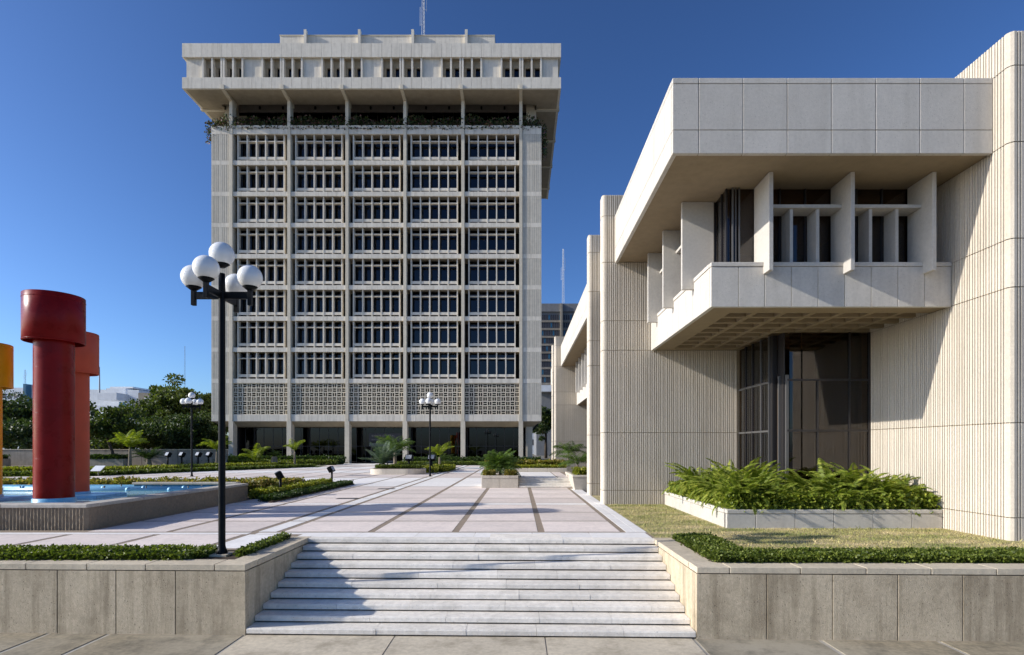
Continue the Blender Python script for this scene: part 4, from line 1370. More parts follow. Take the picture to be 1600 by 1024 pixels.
# recessed terrace storey under the crown
obj('terrace_wall', MB().box(TXL + 0.6, TXR - 0.6, TY + 3.4, TY + 3.6, 48.7, ZC), 'terrace_grey', tw)
for i in range(5):
    for j in range(5):
        a, b2 = bay(i)
        ww = (b2 - a) / 5
        block('terrace_pane', tw, 'tower_glass', a + j * ww + 0.04, a + (j + 1) * ww - 0.04, TY + 3.65, TY + 3.67, ZT - 0.5, 48.72)
    for j in range(2):
        a, b2 = bay(i)
        x = a + (b2 - a) * (0.28 + 0.44 * j)
        block('downlight', tw, 'lamp_black', x - 0.12, x + 0.12, TY + 3.25, TY + 3.4, 49.0, 49.35)
for xa in (TXL + 0.3, TXR - 2.2):
    obj('terrace_pier', MB().box(xa + 0.3, xa + 1.6, TY + 2.2, TY + 3.4, ZT - 0.4, ZC), 'tower_column', tw)
# penthouse with pilasters
PY = 77.9
PS = PY / 870
pxl, pxr = (435.5 - 810) * PS, (772.7 - 810) * PS
pzt = 3.2 + (700 - 53.2) * PS
obj('penthouse', MB().box(pxl, pxr, PY + 0.4, PY + 16, zc[3] - 0.7, pzt), 'tower_concrete', tw)
obj('penthouse_cap', MB().box(pxl - 0.05, pxr + 0.05, PY + 0.32, PY + 16.1, pzt, pzt + 0.12), 'tower_column', tw)
for u in (477, 561.5, 644.8, 728.5):
    x = (u - 810) * PS
    block('pilaster', tw, 'tower_concrete', x - 0.18, x + 0.18, PY - 0.1, PY + 0.42, zc[3] - 0.6, 3.2 + (700 - 46.8) * PS)

# trailing plants on the crown terrace
n = 16000
xx = rng.uniform(TXL + 0.2, TXR - 0.2, n)
clump = 0.5 + 0.5 * np.sin(xx * 1.3) * np.sin(xx * 0.47 + 1)
zz = ZT - 0.15 + rng.uniform(-0.35, 1.5, n) * (0.55 + 0.6 * clump)
yy = TY + rng.uniform(-0.15, 1.6, n)
P = np.stack([xx, yy, zz], 1)
k2 = 900
xr_ = np.where(rng.random(k2) < 0.55, TXR + rng.uniform(-0.1, 0.7, k2), TXL - rng.uniform(-0.3, 0.9, k2))
zr_ = ZT + rng.uniform(-1.8, 0.9, k2)
P = np.concatenate([P, np.stack([xr_, TY + rng.uniform(0.1, 1.0, k2), np.where(xr_ > 0, zr_ - rng.uniform(0, 2.5, k2), zr_)], 1)])
D = rng.normal(size=(len(P), 3)); D[:, 2] -= 0.2
tag(leaf_cloud('trailing_plants', P, D, rng.uniform(0.14, 0.32, len(P)), 'bougainvillea'), 'dark trailing plants along the planted terrace under the tower crown', 'plants', kind='stuff')

# ================================================================== MASTS
def mast(x, y, z0, z1, w, label, kind='lattice', extras=True):
    r = thing('antenna_mast', label, 'antenna', (x, y, z0))
    if kind == 'lattice':
        m = MB()
        n = max(4, int((z1 - z0) / (w * 2.2)))
        cs = [(x + w * math.cos(R(a)), y + w * math.sin(R(a))) for a in (90, 210, 330)]
        for i, (cx, cy) in enumerate(cs):
            m.tube([(cx, cy, z0), (x + (cx - x) * 0.5, y + (cy - y) * 0.5, z1)], w * 0.09, 4)
        for j in range(n):
            f0, f1 = 1 - 0.5 * j / n, 1 - 0.5 * (j + 1) / n
            za, zb = z0 + (z1 - z0) * j / n, z0 + (z1 - z0) * (j + 1) / n
            for i in range(3):
                c0, c1 = cs[i], cs[(i + 1) % 3]
                m.tube([(x + (c0[0] - x) * f0, y + (c0[1] - y) * f0, za), (x + (c1[0] - x) * f1, y + (c1[1] - y) * f1, zb)], w * 0.06, 3, cap=False)
        obj('lattice', m, 'mast_metal', r)
    else:
        obj('pole', MB().tube([(x, y, z0), (x, y, z1)], [w, w * 0.5], 6), 'mast_metal', r)
    if extras:
        H = z1 - z0
        for f, s_ in ((0.45, -1), (0.62, 1), (0.8, -1)):
            xa = x + s_ * w * 1.6
            obj('whip', MB().tube([(xa, y, z0 + H * f), (xa, y, z0 + H * (f + 0.22))], w * 0.11, 5).tube([(x, y, z0 + H * (f + 0.02)), (xa, y, z0 + H * (f + 0.02))], w * 0.08, 4), 'white_metal', r)
        for f, s_ in ((0.12, -1), (0.16, 1)):
            xa = x + s_ * w * 1.1
            obj('dish', MB().lathe([(0.001, 0), (w * 0.5, w * 0.1), (w * 0.85, w * 0.35), (w * 0.85, w * 0.4), (w * 0.4, w * 0.2)], 14), 'white_metal', r, True)
            r.children[-1].matrix_parent_inverse = Matrix()
            r.children[-1].location = (s_ * w * 1.1, -w * 0.5, H * f)
            r.children[-1].rotation_euler = (R(90), 0, 0)
    return r
mast((661.5 - 810) * 84 / 870, 84, 61.0, 74.0, 0.30, 'lattice radio mast on the tower roof')

# ================================================================== BACKGROUND BUILDINGS
def far_box(name, root, u0, u1, v0, v1, Y, depth, mat, zbase=None):
    s = Y / 870
    x0, x1 = (u0 - 810) * s, (u1 - 810) * s
    z1, z0 = 3.2 + (700 - v0) * s, (3.2 + (700 - v1) * s if zbase is None else zbase)
    return obj(name, MB().box(x0, x1, Y, Y + depth, z0, z1), mat, root)
def at(u, v, Y): return ((u - 810) * Y / 870, Y, 3.2 + (700 - v) * Y / 870)

Y = 150
hb = thing('office_building', 'distant dark grey high-rise with window rows, between tower and ribbed building', 'office building', at(870, 720, Y))
far_box('wall', hb, 838, 915, 477, 720, Y, 25, 'grey_block', 1.0)
far_box('roof_parapet', hb, 836, 917, 474.5, 487, Y - 0.5, 26, 'grey_block')
far_box('pier', hb, 875.5, 879, 474, 600, Y - 1.0, 1, 'tan_block')
far_box('podium', hb, 836, 917, 602, 612, Y - 2.0, 2, 'white_render')
s = Y / 870
for r_ in range(9):
    v = 492 + r_ * 12.2
    for c_ in range(22):
        u = 840 + c_ * 3.4
        if 874 < u < 880: continue
        x, _, z = at(u, v + 8, Y)
        wd = block('window', hb, 'pool_tile' if (r_ * 7 + c_ * 3) % 5 == 0 else 'sign_plate', x, x + 2.2 * s, Y - 0.12, Y + 0.1, z, z + 7.6 * s)
    x0, _, z = at(839, v + 12, Y)
    block('spandrel', hb, 'far_wall', x0, at(914, 0, Y)[0], Y - 0.25, Y + 0.05, z, z + 3.0 * s)
mast(*at(880, 0, 152)[:2], 42.0, 57.5, 0.34, 'lattice radio mast on the distant dark high-rise')

Y = 150
wb = thing('office_building', 'white and pale blue building with stepped volumes above the trees on the left', 'office building', at(180, 700, Y))
far_box('wall', wb, 166, 196, 607, 720, Y + 6, 20, 'white_render', 1.0)
far_box('wall', wb, 196, 217, 609.5, 720, Y + 3, 20, 'white_render', 1.0)
far_box('wall', wb, 120, 172, 609, 720, Y + 10, 18, 'white_render', 1.0)
far_box('balcony_wall', wb, 152, 182, 614, 625, Y - 1, 6, 'white_render')
far_box('roof', wb, 172, 208, 604.5, 607, Y + 8, 14, 'white_metal')
far_box('balcony_slab', wb, 150, 184, 634, 640, Y - 1.5, 8, 'white_render')
for u in (162, 166.5, 171, 175.5):
    x, _, z = at(u, 634, Y)
    block('window', wb, 'pool_tile', x, x + 0.6, Y + 5.8, Y + 6.1, z, z + 1.5)
for u in (197.5, 208):
    x, _, z = at(u, 634, Y)
    block('window', wb, 'frame_grey', x, x + 0.5, Y + 2.8, Y + 3.1, z, z + 1.2)
mast(*at(155.4, 0, 152)[:2], 18.0, 25.3, 0.22, 'slim dark pole on the white building at left', 'pole', False)

Y = 130
tb = thing('apartment_block', 'narrow tan concrete block with air-conditioners behind the umbrella tree', 'office building', at(225, 700, Y))
far_box('wall', tb, 216, 262, 614, 720, Y, 14, 'tan_block', 1.0)
for u, v in ((228, 624), (221, 661), (240, 640)):
    x, _, z = at(u, v, Y)
    block('air_conditioner', tb, 'white_metal', x, x + 1.2, Y - 0.5, Y, z, z + 0.6)
for r_ in range(3):
    for c_ in range(3):
        x, _, z = at(219 + c_ * 13, 634 + r_ * 22, Y)
        block('window', tb, 'sign_plate', x, x + 1.1, Y - 0.06, Y + 0.05, z, z + 1.3)

Y = 170
lbk = thing('office_building', 'pale grey slab building behind the dark tree at the far left', 'office building', at(20, 700, Y))
far_box('wall', lbk, -60, 41, 606, 720, Y, 20, 'white_render', 1.0)
far_box('wall', lbk, 41, 70, 602, 720, Y - 2, 18, 'white_render', 1.0)
far_box('stair_tower', lbk, 36, 40, 600, 720, Y - 4, 4, 'pool_tile', 1.0)
for c_ in range(9):
    x, _, z = at(-50 + c_ * 9, 622, Y)
    block('window', lbk, 'sign_plate', x, x + 1.0, Y - 0.06, Y + 0.05, z, z + 1.4)
mast(*at(39.3, 0, 168)[:2], 22.0, 26.8, 0.28, 'short lattice mast on the pale slab building at far left')
mast(*at(289, 0, 240)[:2], 20.0, 47.0, 0.35, 'tall faint lattice mast beyond the trees left of the tower', extras=False)

Y = 190
bb = thing('apartment_block', 'white building glimpsed through the leaves beside the tower foot on the right', 'office building', at(855, 700, Y))
far_box('wall', bb, 820, 905, 600, 720, Y, 15, 'white_render', 1.0)
for r_ in range(5):
    for c_ in range(10):
        x, _, z = at(824 + c_ * 8, 620 + r_ * 19, Y)
        block('window', bb, 'sign_plate', x, x + 0.9, Y - 0.06, Y + 0.05, z, z + 2)

# boundary wall on the left with a low planter box
bw = thing('boundary_wall', 'weathered concrete boundary wall below the trees on the left', 'wall', (-50, 64, 1.1))
x = -72.0
while x < -33.5:
    x2 = min(x + 4.1, -33.5)
    block('wall_panel', bw, 'far_wall', x + 0.02, x2 - 0.02, 64, 64.25, 1.0, 2.96)
    block('wall_cap', bw, 'coping_concrete', x + 0.01, x2 - 0.01, 63.93, 64.32, 2.965, 3.04)
    x = x2
for x0, x1, n_ in ((-62, -56.5, 'at the far left'), (-47.2, -43.0, 'left of the twisted tree')):
    pb = thing('planter_box', 'low grey concrete planter box against the boundary wall, ' + n_, 'planter', ((x0 + x1) / 2, 61, Z0))
    obj('box', MB().cbox(x0, x1, 60.6, 62.0, 1.1, 2.0, 0.03), 'far_wall', pb)
    hedge('shrub', [(x0 + 0.3, x1 - 0.3, 60.7, 61.9)], 1.95, 0.55, 'hedge_dark', 'dark low shrub in the planter box by the boundary wall, ' + n_, 'shrub', leaf=0.16, dens=260)

# ================================================================== MIDGROUND PLANTERS, STEPS, BEDS
bp = thing('box_planter', 'square concrete box planter with a bushy palm at the plaza steps', 'planter', (-0.92, 28.6, Z0))
obj('soil', MB().box(-1.75, -0.09, 27.79, 30.6, 1.1, 1.74), 'soil', bp)
for a, b2 in ((-1.84, -0.92), (-0.92, 0.0)):
    block('planter_panel', bp, 'rib_concrete', a + 0.005, b2 - 0.005, 27.70, 27.78, 1.15, 1.665, 0.008)
for a, b2 in ((-1.84, -1.38), (-1.38, -0.42), (-0.42, 0.0)):
    block('planter_cap', bp, 'rib_concrete', a + 0.004, b2 - 0.004, 27.69, 27.93, 1.675, 1.815, 0.008)
for x0, x1 in ((-1.84, -1.76), (-0.08, 0.0)):
    for y0, y1 in ((27.785, 29.2), (29.205, 30.7)):
        block('planter_panel', bp, 'rib_concrete', x0, x1, y0, y1, 1.15, 1.665, 0.006)
    for y0, y1 in ((27.935, 29.2), (29.205, 30.7)):
        xx0, xx1 = (x0, x1 + 0.12) if x0 < -1 else (x0 - 0.12, x1)
        block('planter_cap', bp, 'rib_concrete', xx0, xx1, y0, y1, 1.675, 1.814, 0.006)

ts = thing('staircase', 'short flight of four low steps between box planter and low building', 'staircase', (1.4, 27.8, Z0))
for k in range(4):
    y0 = 27.72 + k * 0.30
    block('step', ts, 'step_stone', 0.02, 2.68, y0, y0 + 0.34 if k < 3 else y0 + 0.05, Z0 + 0.014, Z0 + 0.115 * (k + 1) - 0.012 * (k < 3), 0.012)
sp = thing('side_planter', 'concrete planter with a small palm against the ribbed building, right of the low steps', 'planter', (2.95, 27, Z0))
m = MB()
m.add([(2.70, 26.55, 1.15), (3.9, 26.55, 1.15), (3.9, 30.5, 1.15), (2.70, 30.5, 1.15), (2.58, 26.43, 1.79), (3.9, 26.43, 1.79), (3.9, 30.5, 1.79), (2.58, 30.5, 1.79)],
      [(0, 1, 5, 4), (1, 2, 6, 5), (2, 3, 7, 6), (3, 0, 4, 7), (4, 5, 6, 7)])
obj('box', m, 'rib_concrete', sp)
obj('planter_cap', MB().cbox(2.56, 3.9, 26.41, 26.62, 1.80, 1.90, 0.01).cbox(2.56, 2.78, 26.63, 30.5, 1.80, 1.899, 0.01), 'rib_concrete', sp)

tk = thing('terrace_wall', 'low concrete kerb wall holding the hedge bed behind the upper terrace', 'wall', (1.0, 35.4, 1.65))
for i in range(4):
    block('kerb_panel', tk, 'rib_concrete', -1.9 + i * 1.25 + 0.006, -1.9 + (i + 1) * 1.25 - 0.006, 35.4, 35.55, 1.3, 1.91, 0.01)
obj('soil', MB().box(-1.9, 3.0, 35.55, 44.5, 1.2, 1.86), 'soil', tk)
hedge('hedge', [(-2.0, 2.95, 35.6, 36.5)], 1.86, 0.26, 'hedge_yellow', 'clipped yellow-green hedge on the terrace kerb wall, front row', leaf=0.09, dens=700)
hedge('hedge', [(-2.0, 2.95, 36.9, 38.2)], 1.86, 0.55, 'croton', 'loose variegated shrub row behind the clipped hedge on the terrace kerb wall', leaf=0.14, dens=400, rough=0.5)

def rows_hedge(rows_):
    for nm, rects, z0, h, mat, lab, leaf, dens in rows_:
        hedge(nm, rects, z0, h, mat, lab, leaf=leaf, dens=dens)
structure('soil', MB().box(-26, -9.0, 21.95, 30.4, 1.05, 1.225).box(-9.1, -8.98, 20.3, 30.5, 1.05, 1.25), 'soil')
rows_hedge([
    ('hedge', [(-26.5, -10.9, 22.6, 24.2)], 1.2, 0.78, 'croton', 'hedge of mixed green and reddish leaves behind the fountain basin', 0.11, 620),
    ('hedge', [(-9.55, -9.05, 20.6, 30.3)], 1.2, 0.26, 'hedge_dark', 'narrow low dark green edging hedge along the plaza paving', 0.07, 1000),
    ('hedge', [(-10.45, -9.85, 21.8, 29.3)], 1.2, 0.42, 'hedge_yellow', 'bright yellow-green hedge strip between floodlights and fountain', 0.09, 900),
    ('hedge', [(-12.6, -10.75, 24.3, 27.5)], 1.2, 0.60, 'croton', 'shrubs with yellow and pink leaves at the fountain corner', 0.13, 500),
])
for i, (x, y) in enumerate(((-9.75, 22.6), (-9.72, 25.6), (-9.75, 29.6))):
    m = MB()
    m.lathe([(0.001, 1.38), (0.16, 1.36), (0.27, 1.26), (0.30, 1.15)], 9, x, y)
    m.v = [(p[0] + random.uniform(-0.04, 0.04), y + (p[1] - y) * 1.7 + random.uniform(-0.04, 0.04), p[2]) for p in m.v]
    o = obj('stone', m, 'coping_concrete', None, True)
    tag(o, 'pale rounded stone in the hedge bed, ' + ('nearest, at the first floodlight', 'middle one of three', 'farthest, at the second floodlight')[i], 'stone', 'stones in the hedge bed')

# lawn bed and hedges left of the tower entrance
bm = MB()
bm.prism([(-46, 38.6), (-30.2, 38.7), (-26.8, 47), (-20.9, 58), (-21.5, 62.5), (-37, 64), (-52, 60)], 1.0, Z0 + 0.02)
structure('planting_bed', bm, 'hedge_green')
def along(pts, w, h, z0, mat, name, label, leaf, dens, cat='hedge'):
    rects = []
    for (x0, y0), (x1, y1) in zip(pts[:-1], pts[1:]):
        L = math.hypot(x1 - x0, y1 - y0)
        n_ = max(2, int(L / 0.8))
        for i in range(n_):
            t = (i + 0.5) / n_
            cx, cy = x0 + (x1 - x0) * t, y0 + (y1 - y0) * t
            rects.append((cx - max(w / 2, abs(x1 - x0) / n_ * 0.55), cx + max(w / 2, abs(x1 - x0) / n_ * 0.55), cy - max(w / 2, abs(y1 - y0) / n_ * 0.55), cy + max(w / 2, abs(y1 - y0) / n_ * 0.55)))
    return hedge(name, rects, z0, h, mat, label, cat, leaf=leaf, dens=dens)
along([(-45, 39.3), (-30.5, 39.6), (-27.2, 47.3), (-21.5, 58)], 0.9, 0.36, Z0, 'hedge_green', 'hedge', 'low green edging hedge along the paving left of the tower entrance', 0.11, 420)
along([(-45, 43), (-32.5, 43.5), (-29.5, 50), (-24.5, 59.5)], 1.6, 0.55, Z0, 'hedge_yellow', 'hedge', 'broader yellow-green hedge behind the edging, left of the tower entrance', 0.13, 260)
hedge('hedge', [(-39, -21.3, 64.2, 65.2)], Z0, 0.7, 'hedge_green', 'green hedge at the foot of the tower, left of the entrance', leaf=0.16, dens=200)
hedge('shrubs', [(-38, -21.5, 66.5, 68.4)], Z0, 1.15, 'hedge_dark', 'dark rounded shrubs in front of the tower lobby glass, left of the entrance', 'shrubs', leaf=0.22, dens=130, rough=0.7)
hedge('hedge', [(-13.8, 2.6, 63.5, 64.6)], Z0, 0.5, 'hedge_green', 'long green hedge at the foot of the tower, right of the entrance', leaf=0.14, dens=240)
hedge('shrubs', [(-13.5, 2.4, 66.5, 68.2)], Z0, 1.0, 'hedge_dark', 'dark low shrubs in front of the tower lobby glass, right of the entrance', 'shrubs', leaf=0.2, dens=120, rough=0.7)

# island planter with rounded kerb
ip = thing('island_planter', 'rounded pale kerb planter holding palms in the middle of the plaza', 'planter', (-9.2, 43, Z0))
def stadium(x0, x1, y0, y1, n_=24):
    r = (y1 - y0) / 2
    pts = [(x1 - r + r * math.cos(R(a)), (y0 + y1) / 2 + r * math.sin(R(a))) for a in np.linspace(-90, 90, n_)]
    pts += [(x0 + r + r * math.cos(R(a)), (y0 + y1) / 2 + r * math.sin(R(a))) for a in np.linspace(90, 270, n_)]
    return pts
obj('kerb', MB().prism(stadium(-11.3, -7.1, 41.4, 44.0), 1.1, 1.62), 'rib_concrete', ip)
obj('soil', MB().prism(stadium(-11.1, -7.3, 41.6, 43.8), 1.5, 1.66), 'soil', ip)
hedge('hedge', [(-10.7, -7.6, 41.9, 43.3)], 1.62, 0.34, 'hedge_green', 'low hedge inside the rounded kerb planter', leaf=0.10, dens=500)
hedge('hedge', [(-9.6, -6.7, 44.4, 46.0), (-8.2, -6.0, 46.0, 52.0)], Z0, 0.5, 'hedge_yellow', 'yellow-green hedge strip behind the rounded kerb planter', leaf=0.12, dens=350)

# ================================================================== PALMS
PG = [frond_mesh('frond', 'palm_green', 1.5, 22, 0.42, dr, 0.05, 0.016, up, 0.18, 0.35) for dr, up in ((1.5, 1.1), (1.9, 0.9), (1.1, 1.25))]
PYL = [frond_mesh('frond', 'palm_yellow', 1.75, 26, 0.42, dr, 0.05, 0.018, up, 0.15, 0.35) for dr, up in ((1.25, 1.4), (1.55, 1.3), (0.95, 1.45))]
PBL = [frond_mesh('frond', 'palm_blue', 1.6, 22, 0.40, dr, 0.05, 0.018, up, 0.12, 0.05) for dr, up in ((0.5, 1.15), (0.8, 0.95), (0.35, 1.35))]
PDK = [frond_mesh('frond', 'hedge_dark', 1.4, 20, 0.28, dr, 0.05, 0.018, up, 0.08, 0.1) for dr, up in ((1.4, 0.9), (1.7, 0.8), (1.0, 1.1))]
def palm(name, label, x, y, z, trunk, nf, fronds, s, spread=(0.2, -0.4), cat='palm', r=0.09, lean=0.0):
    t = thing(name, label, cat, (x, y, z), local=True)
    if trunk > 0.05:
        m = MB()
        pts = [(lean * (i / 6) ** 2, 0, trunk * i / 6) for i in range(7)]
        m.tube(pts, [r * (1.35 - 0.5 * i / 6) for i in range(7)], 10)
        obj('trunk', m, 'palm_bark', t, True)
    for k in range(nf):
        a = k * 2.39996 + random.uniform(-0.25, 0.25)
        tilt = spread[0] + (spread[1] - spread[0]) * (k / max(nf - 1, 1)) + random.uniform(-0.1, 0.1)
        sc = s * random.uniform(0.82, 1.1)
        link('frond', fronds[k % len(fronds)], t, (lean, 0, trunk), (random.uniform(-0.25, 0.25), tilt, a), (sc,) * 3)
    return t
palm('palm', 'bushy fine-leaved palm filling the square box planter', -0.95, 29.0, 1.74, 0.40, 70, PG, 0.86, (0.75, -0.55), r=0.07)
palm('palm', 'small arching palm in the planter against the ribbed building', 3.0, 28.2, 1.85, 0.5, 18, PG, 0.85, (0.3, -0.2), r=0.06)
palm('palm', 'small feathery palm behind the terrace hedge by the ribbed wall', 3.6, 40.0, 1.9, 0.9, 16, PG, 1.0, (0.3, -0.2), r=0.07)
palm('palm', 'yellow-green drooping palm beside the twisted tree on the left', -33.9, 48.6, Z0, 1.9, 15, PYL, 1.15, (0.1, -0.3), r=0.12)
palm('palm', 'second yellow-green drooping palm touching its neighbour by the twisted tree', -35.0, 50.2, Z0, 2.1, 14, PYL, 1.15, (0.1, -0.3), r=0.11)
palm('palm', 'green feathery palm at the left corner of the tower', -32.5, 60, Z0, 1.6, 14, PYL, 1.35, (0.1, -0.3), r=0.1)
palm('palm', 'young upright palm in the bed in front of the lobby glass', -26.9, 57, Z0, 0.5, 10, PYL, 1.35, (-0.4, -0.1), r=0.1)
palm('palm', 'slender young palm with pale trunk before the second tower column', -23.5, 58.5, Z0, 1.6, 9, PYL, 1.05, (-0.3, 0.0), r=0.09)
palm('palm', 'tall green palm rising behind the rounded kerb planter', -10.3, 46.5, Z0, 1.6, 18, PG, 1.5, (0.2, -0.5), r=0.13)
palm('palm', 'spiky blue-green palm in the rounded kerb planter', -10.5, 43.0, 1.62, 0.25, 26, PBL, 1.2, (0.35, -0.3), r=0.16)
palm('palm', 'small yellow-green palm right of the far lamp post', -7.5, 53, Z0, 1.1, 10, PYL, 1.15, (0.0, -0.2), r=0.1)
palm('cycad', 'dark spreading cycad in front of the boundary wall', -38.5, 58, Z0, 0.8, 30, PDK, 1.5, (0.25, -0.3), 'cycad', r=0.25)
palm('cycad', 'dark cycad with stout trunk beside the young upright palm', -25.2, 57.5, Z0, 1.1, 20, PDK, 0.8, (0.25, -0.3), 'cycad', r=0.3)
palm('cycad', 'low dark cycad in the hedge right of the spiky palm', -8.0, 55.0, Z0, 0.4, 22, PDK, 1.4, (0.25, -0.2), 'cycad', r=0.2)
hedge('flowers', [(-1.7, -1.25, 27.95, 28.3), (-0.6, -0.2, 27.95, 28.3)], 1.74, 0.40, 'croton', 'small yellow and orange flowering plants at the foot of the box planter palm', 'flowers', leaf=0.07, dens=1500, core=False)
hedge('flowers', [(2.8, 3.6, 26.75, 27.4)], 1.85, 0.45, 'hedge_yellow', 'yellow-green plants in the front of the side planter', 'flowers', leaf=0.10, dens=700)

# ================================================================== FLOODLIGHTS AND PLAQUE
def floodlight(x, y, z, h, yaw, label, s=1.0, lens='flood_lens'):
    t = thing('floodlight', label, 'floodlight', (x, y, z), 'ground floodlights', local=True)
    t.rotation_euler = (0, 0, yaw)
    t.scale = (s, s, s)
    obj('post', MB().tube([(0, 0, -0.1), (0, 0, h)], 0.055, 10), 'lamp_black', t, True)
    m = MB().cbox(-0.21, 0.21, -0.12, 0.12, -0.15, 0.17, 0.02)
    hd = obj('housing', m, 'lamp_black', t)
    hd.location = (0, -0.04, h + 0.14)
    hd.rotation_euler = (R(28), 0, 0)
    ln = obj('lens', MB().cbox(-0.17, 0.17, 0.121, 0.128, -0.11, 0.13, 0.002), lens, hd)
    obj('bracket', MB().box(-0.23, -0.213, -0.03, 0.03, -0.02, 0.02).box(0.213, 0.23, -0.03, 0.03, -0.02, 0.02), 'lamp_black', hd)
    return t
floodlight(-10.0, 23.4, Z0 + 0.1, 0.60, R(-60), 'black floodlight on a short post in the hedge bed beside the fountain', 1.0)
floodlight(-10.25, 30.6, Z0 + 0.05, 0.62, R(-95), 'black floodlight at the far end of the hedge bed, next to a pale stone', 1.0)
for i, u in enumerate((262, 281, 304, 318)):
    x = (u - 810) * 56 / 870
    floodlight(x, 56 + i * 0.3, Z0 + 0.3, 0.55, R(150), 'dark box floodlight in the hedge by the boundary wall, %s from the cycad' % ('first', 'second', 'third', 'fourth')[i], 1.45, 'flood_lens')
for i, (x, y) in enumerate(((-11.0, 45.5), (-9.0, 45.8), (-7.2, 46.2))):
    floodlight(x, y, Z0 + 0.2, 0.5, R(170), 'grey box floodlight behind the rounded kerb planter, %s' % ('left of the spiky palm', 'right of the spiky palm', 'nearest the lamp post')[i], 1.5)
ip2 = thing('information_plaque', 'small white tilted plaque at the edge of the left bed', 'sign', (-29.6, 39.2, Z0))
m = MB().box(-0.35, 0.35, -0.02, 0.02, -0.3, 0.3)
o = obj('plate', m, 'white_metal', ip2)
o.matrix_parent_inverse = Matrix()
o.location = (0, 0, 0.55); o.rotation_euler = (R(-55), 0, 0)
obj('stake', MB().tube([(-29.6, 39.25, 1.1), (-29.6, 39.22, 1.72)], 0.03, 6), 'frame_grey', ip2)

# ================================================================== TREES
def tree(label, x, y, z, h, wid, mat, nleaf, leaf, trunk_h=None, flat=0.55, lean=0.0, seed=0, open_=0.0, name='tree'):
    rs = random.Random(seed)
    rg = np.random.default_rng(seed + 100)
    t = thing(name, label, 'tree', (x, y, z))
    th = trunk_h or h * 0.35
    m = MB()
    fork = Vector((x + lean, y, z + th))
    m.tube([(x, y, z - 0.2), (x + lean * 0.2, y + 0.1, z + th * 0.35), (x + lean * 0.7, y, z + th * 0.75), fork], [h * 0.030, h * 0.024, h * 0.020, h * 0.017], 9)
    obj('trunk', m, 'bark', t, True)
    clumps = []
    nb = 14
    lim = MB()
    for k in range(nb):
        a = k * 2.4 + rs.uniform(-0.4, 0.4)
        rad = wid * 0.5 * rs.uniform(0.25, 0.9)
        top = z + h * (rs.uniform(0.55, 0.96) - 0.28 * (rad / (wid * 0.5)) ** 2 * flat)
        e = Vector((fork.x + rad * math.cos(a), fork.y + rad * math.sin(a), top))
        mid = fork.lerp(e, 0.5) + Vector((0, 0, -h * 0.04)) + Vector((rs.uniform(-1, 1), rs.uniform(-1, 1), 0)) * wid * 0.04
        lim.tube([fork - Vector((0, 0, h * 0.03)), mid, e], [h * 0.013, h * 0.008, h * 0.003], 5)
        for _ in range(5):
            f = rs.uniform(0.45, 1.1)
            c = fork.lerp(e, f) + Vector((rs.gauss(0, 1) * wid * 0.12, rs.gauss(0, 1) * wid * 0.12, rs.gauss(0, 1) * h * 0.06))
            clumps.append((c, wid * rs.uniform(0.08, 0.17)))
            lim.tube([mid.lerp(e, max(0, f - 0.4)), c], [h * 0.005, h * 0.0015], 4, cap=False)
    obj('limbs', lim, 'bark', t)
    Ps, Ds = [], []
    per = int(nleaf * 1.7) // len(clumps)
    for c, r in clumps:
        v = rg.normal(size=(per, 3))
        v /= np.linalg.norm(v, axis=1, keepdims=True)
        rr = r * rg.uniform(0.25, 1.05, (per, 1)) ** 0.6
        q = v * rr * np.array([1.15, 1.15, 0.62])
        Ps.append(q + np.array(c))
        d = v + rg.normal(0, 0.7, (per, 3)); d[:, 2] += 0.15
        Ds.append(d)
    P, D = np.concatenate(Ps), np.concatenate(Ds)
    o = leaf_cloud('crown', P, D, rg.uniform(leaf * 0.6, leaf * 1.3, len(P)), mat, t, aspect=0.38)
    return t
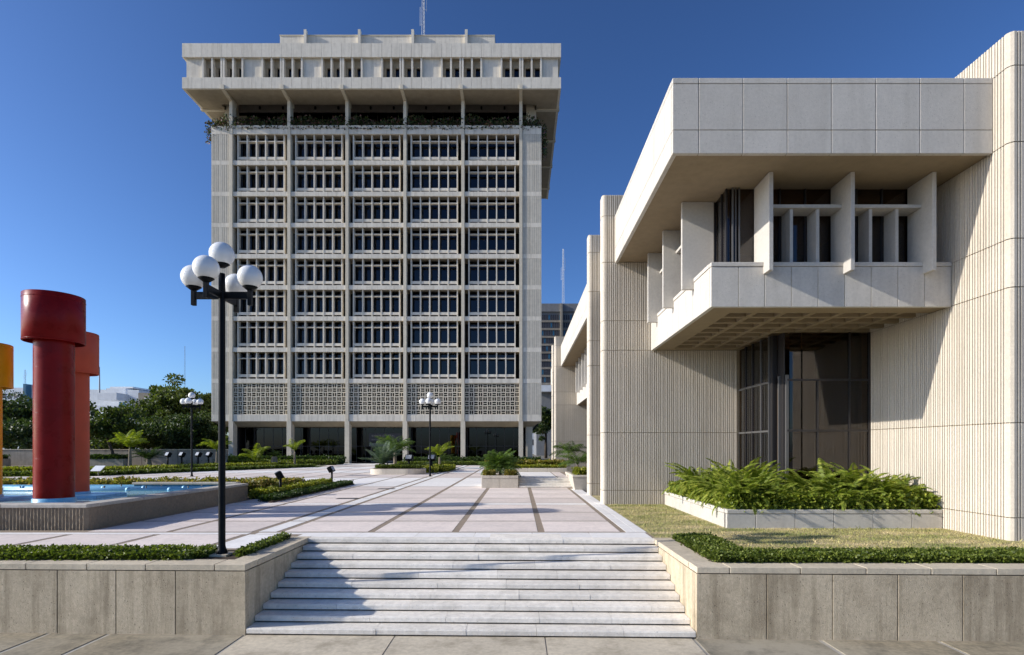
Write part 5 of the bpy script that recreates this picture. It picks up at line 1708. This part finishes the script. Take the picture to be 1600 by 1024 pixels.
def tree_at(label, u, vtop, wpx, Y, mat, nleaf, leaf, seed, **kw):
    s = Y / 870
    tree(label, (u - 810) * s, Y, 1.1, 3.2 + (700 - vtop - 9) * s - 1.1, wpx * s, mat, nleaf, leaf, seed=seed, **kw)
tree_at('dark leafy tree between the yellow and red columns', 20, 606, 120, 82, 'tree_dark', 7000, 0.42, 1)
tree_at('dark tree hidden mostly behind the red and salmon columns', 95, 618, 110, 86, 'tree_dark', 6000, 0.42, 2)
tree_at('round green tree right of the salmon column', 165, 646, 95, 80, 'tree_mid', 7000, 0.40, 3)
tree_at('tall umbrella-shaped tree with open branches left of the tower', 264, 582, 100, 88, 'tree_mid', 8000, 0.42, 4, trunk_h=8.0, flat=0.9)
tree_at('green mid-height tree under the umbrella-shaped one', 232, 642, 100, 76, 'tree_mid', 7000, 0.38, 5)
tree_at('dark tree tight against the left edge of the tower', 322, 606, 80, 96, 'tree_dark', 6000, 0.45, 6)
tree_at('dark low tree behind the left far lamp post', 296, 640, 85, 74, 'tree_dark', 7000, 0.36, 7)
tree_at('dark tree beyond the left edge of the picture', -70, 600, 130, 84, 'tree_dark', 5000, 0.45, 8)
tree_at('low bushy tree at the tower corner behind the lamp', 336, 658, 60, 82, 'tree_dark', 4000, 0.36, 9)
tree_at('tall dark tree in the gap between tower and ribbed building', 853, 618, 46, 112, 'tree_dark', 5000, 0.42, 10, trunk_h=7.5)
tree_at('spreading green tree behind the boundary wall, below the white building', 205, 652, 120, 70, 'tree_mid', 6500, 0.36, 21, trunk_h=3.0)
tree_at('dark dense tree closing the gap left of the far lamp post', 262, 650, 110, 72, 'tree_dark', 6500, 0.36, 22, trunk_h=3.0)
tree_at('dark dense tree right behind the boundary wall by the yellow column', 40, 648, 130, 74, 'tree_dark', 6500, 0.36, 23, trunk_h=3.0)
tree_at('tree behind the salmon column above the boundary wall', 130, 650, 110, 74, 'tree_dark', 6000, 0.36, 24, trunk_h=3.0)
tt = tree('tree with dark twisted leaning trunk in front of the boundary wall', -44.6, 61.5, 1.1, 7.0, 6.0, 'tree_mid', 4500, 0.32, trunk_h=3.6, lean=-0.9, seed=12)
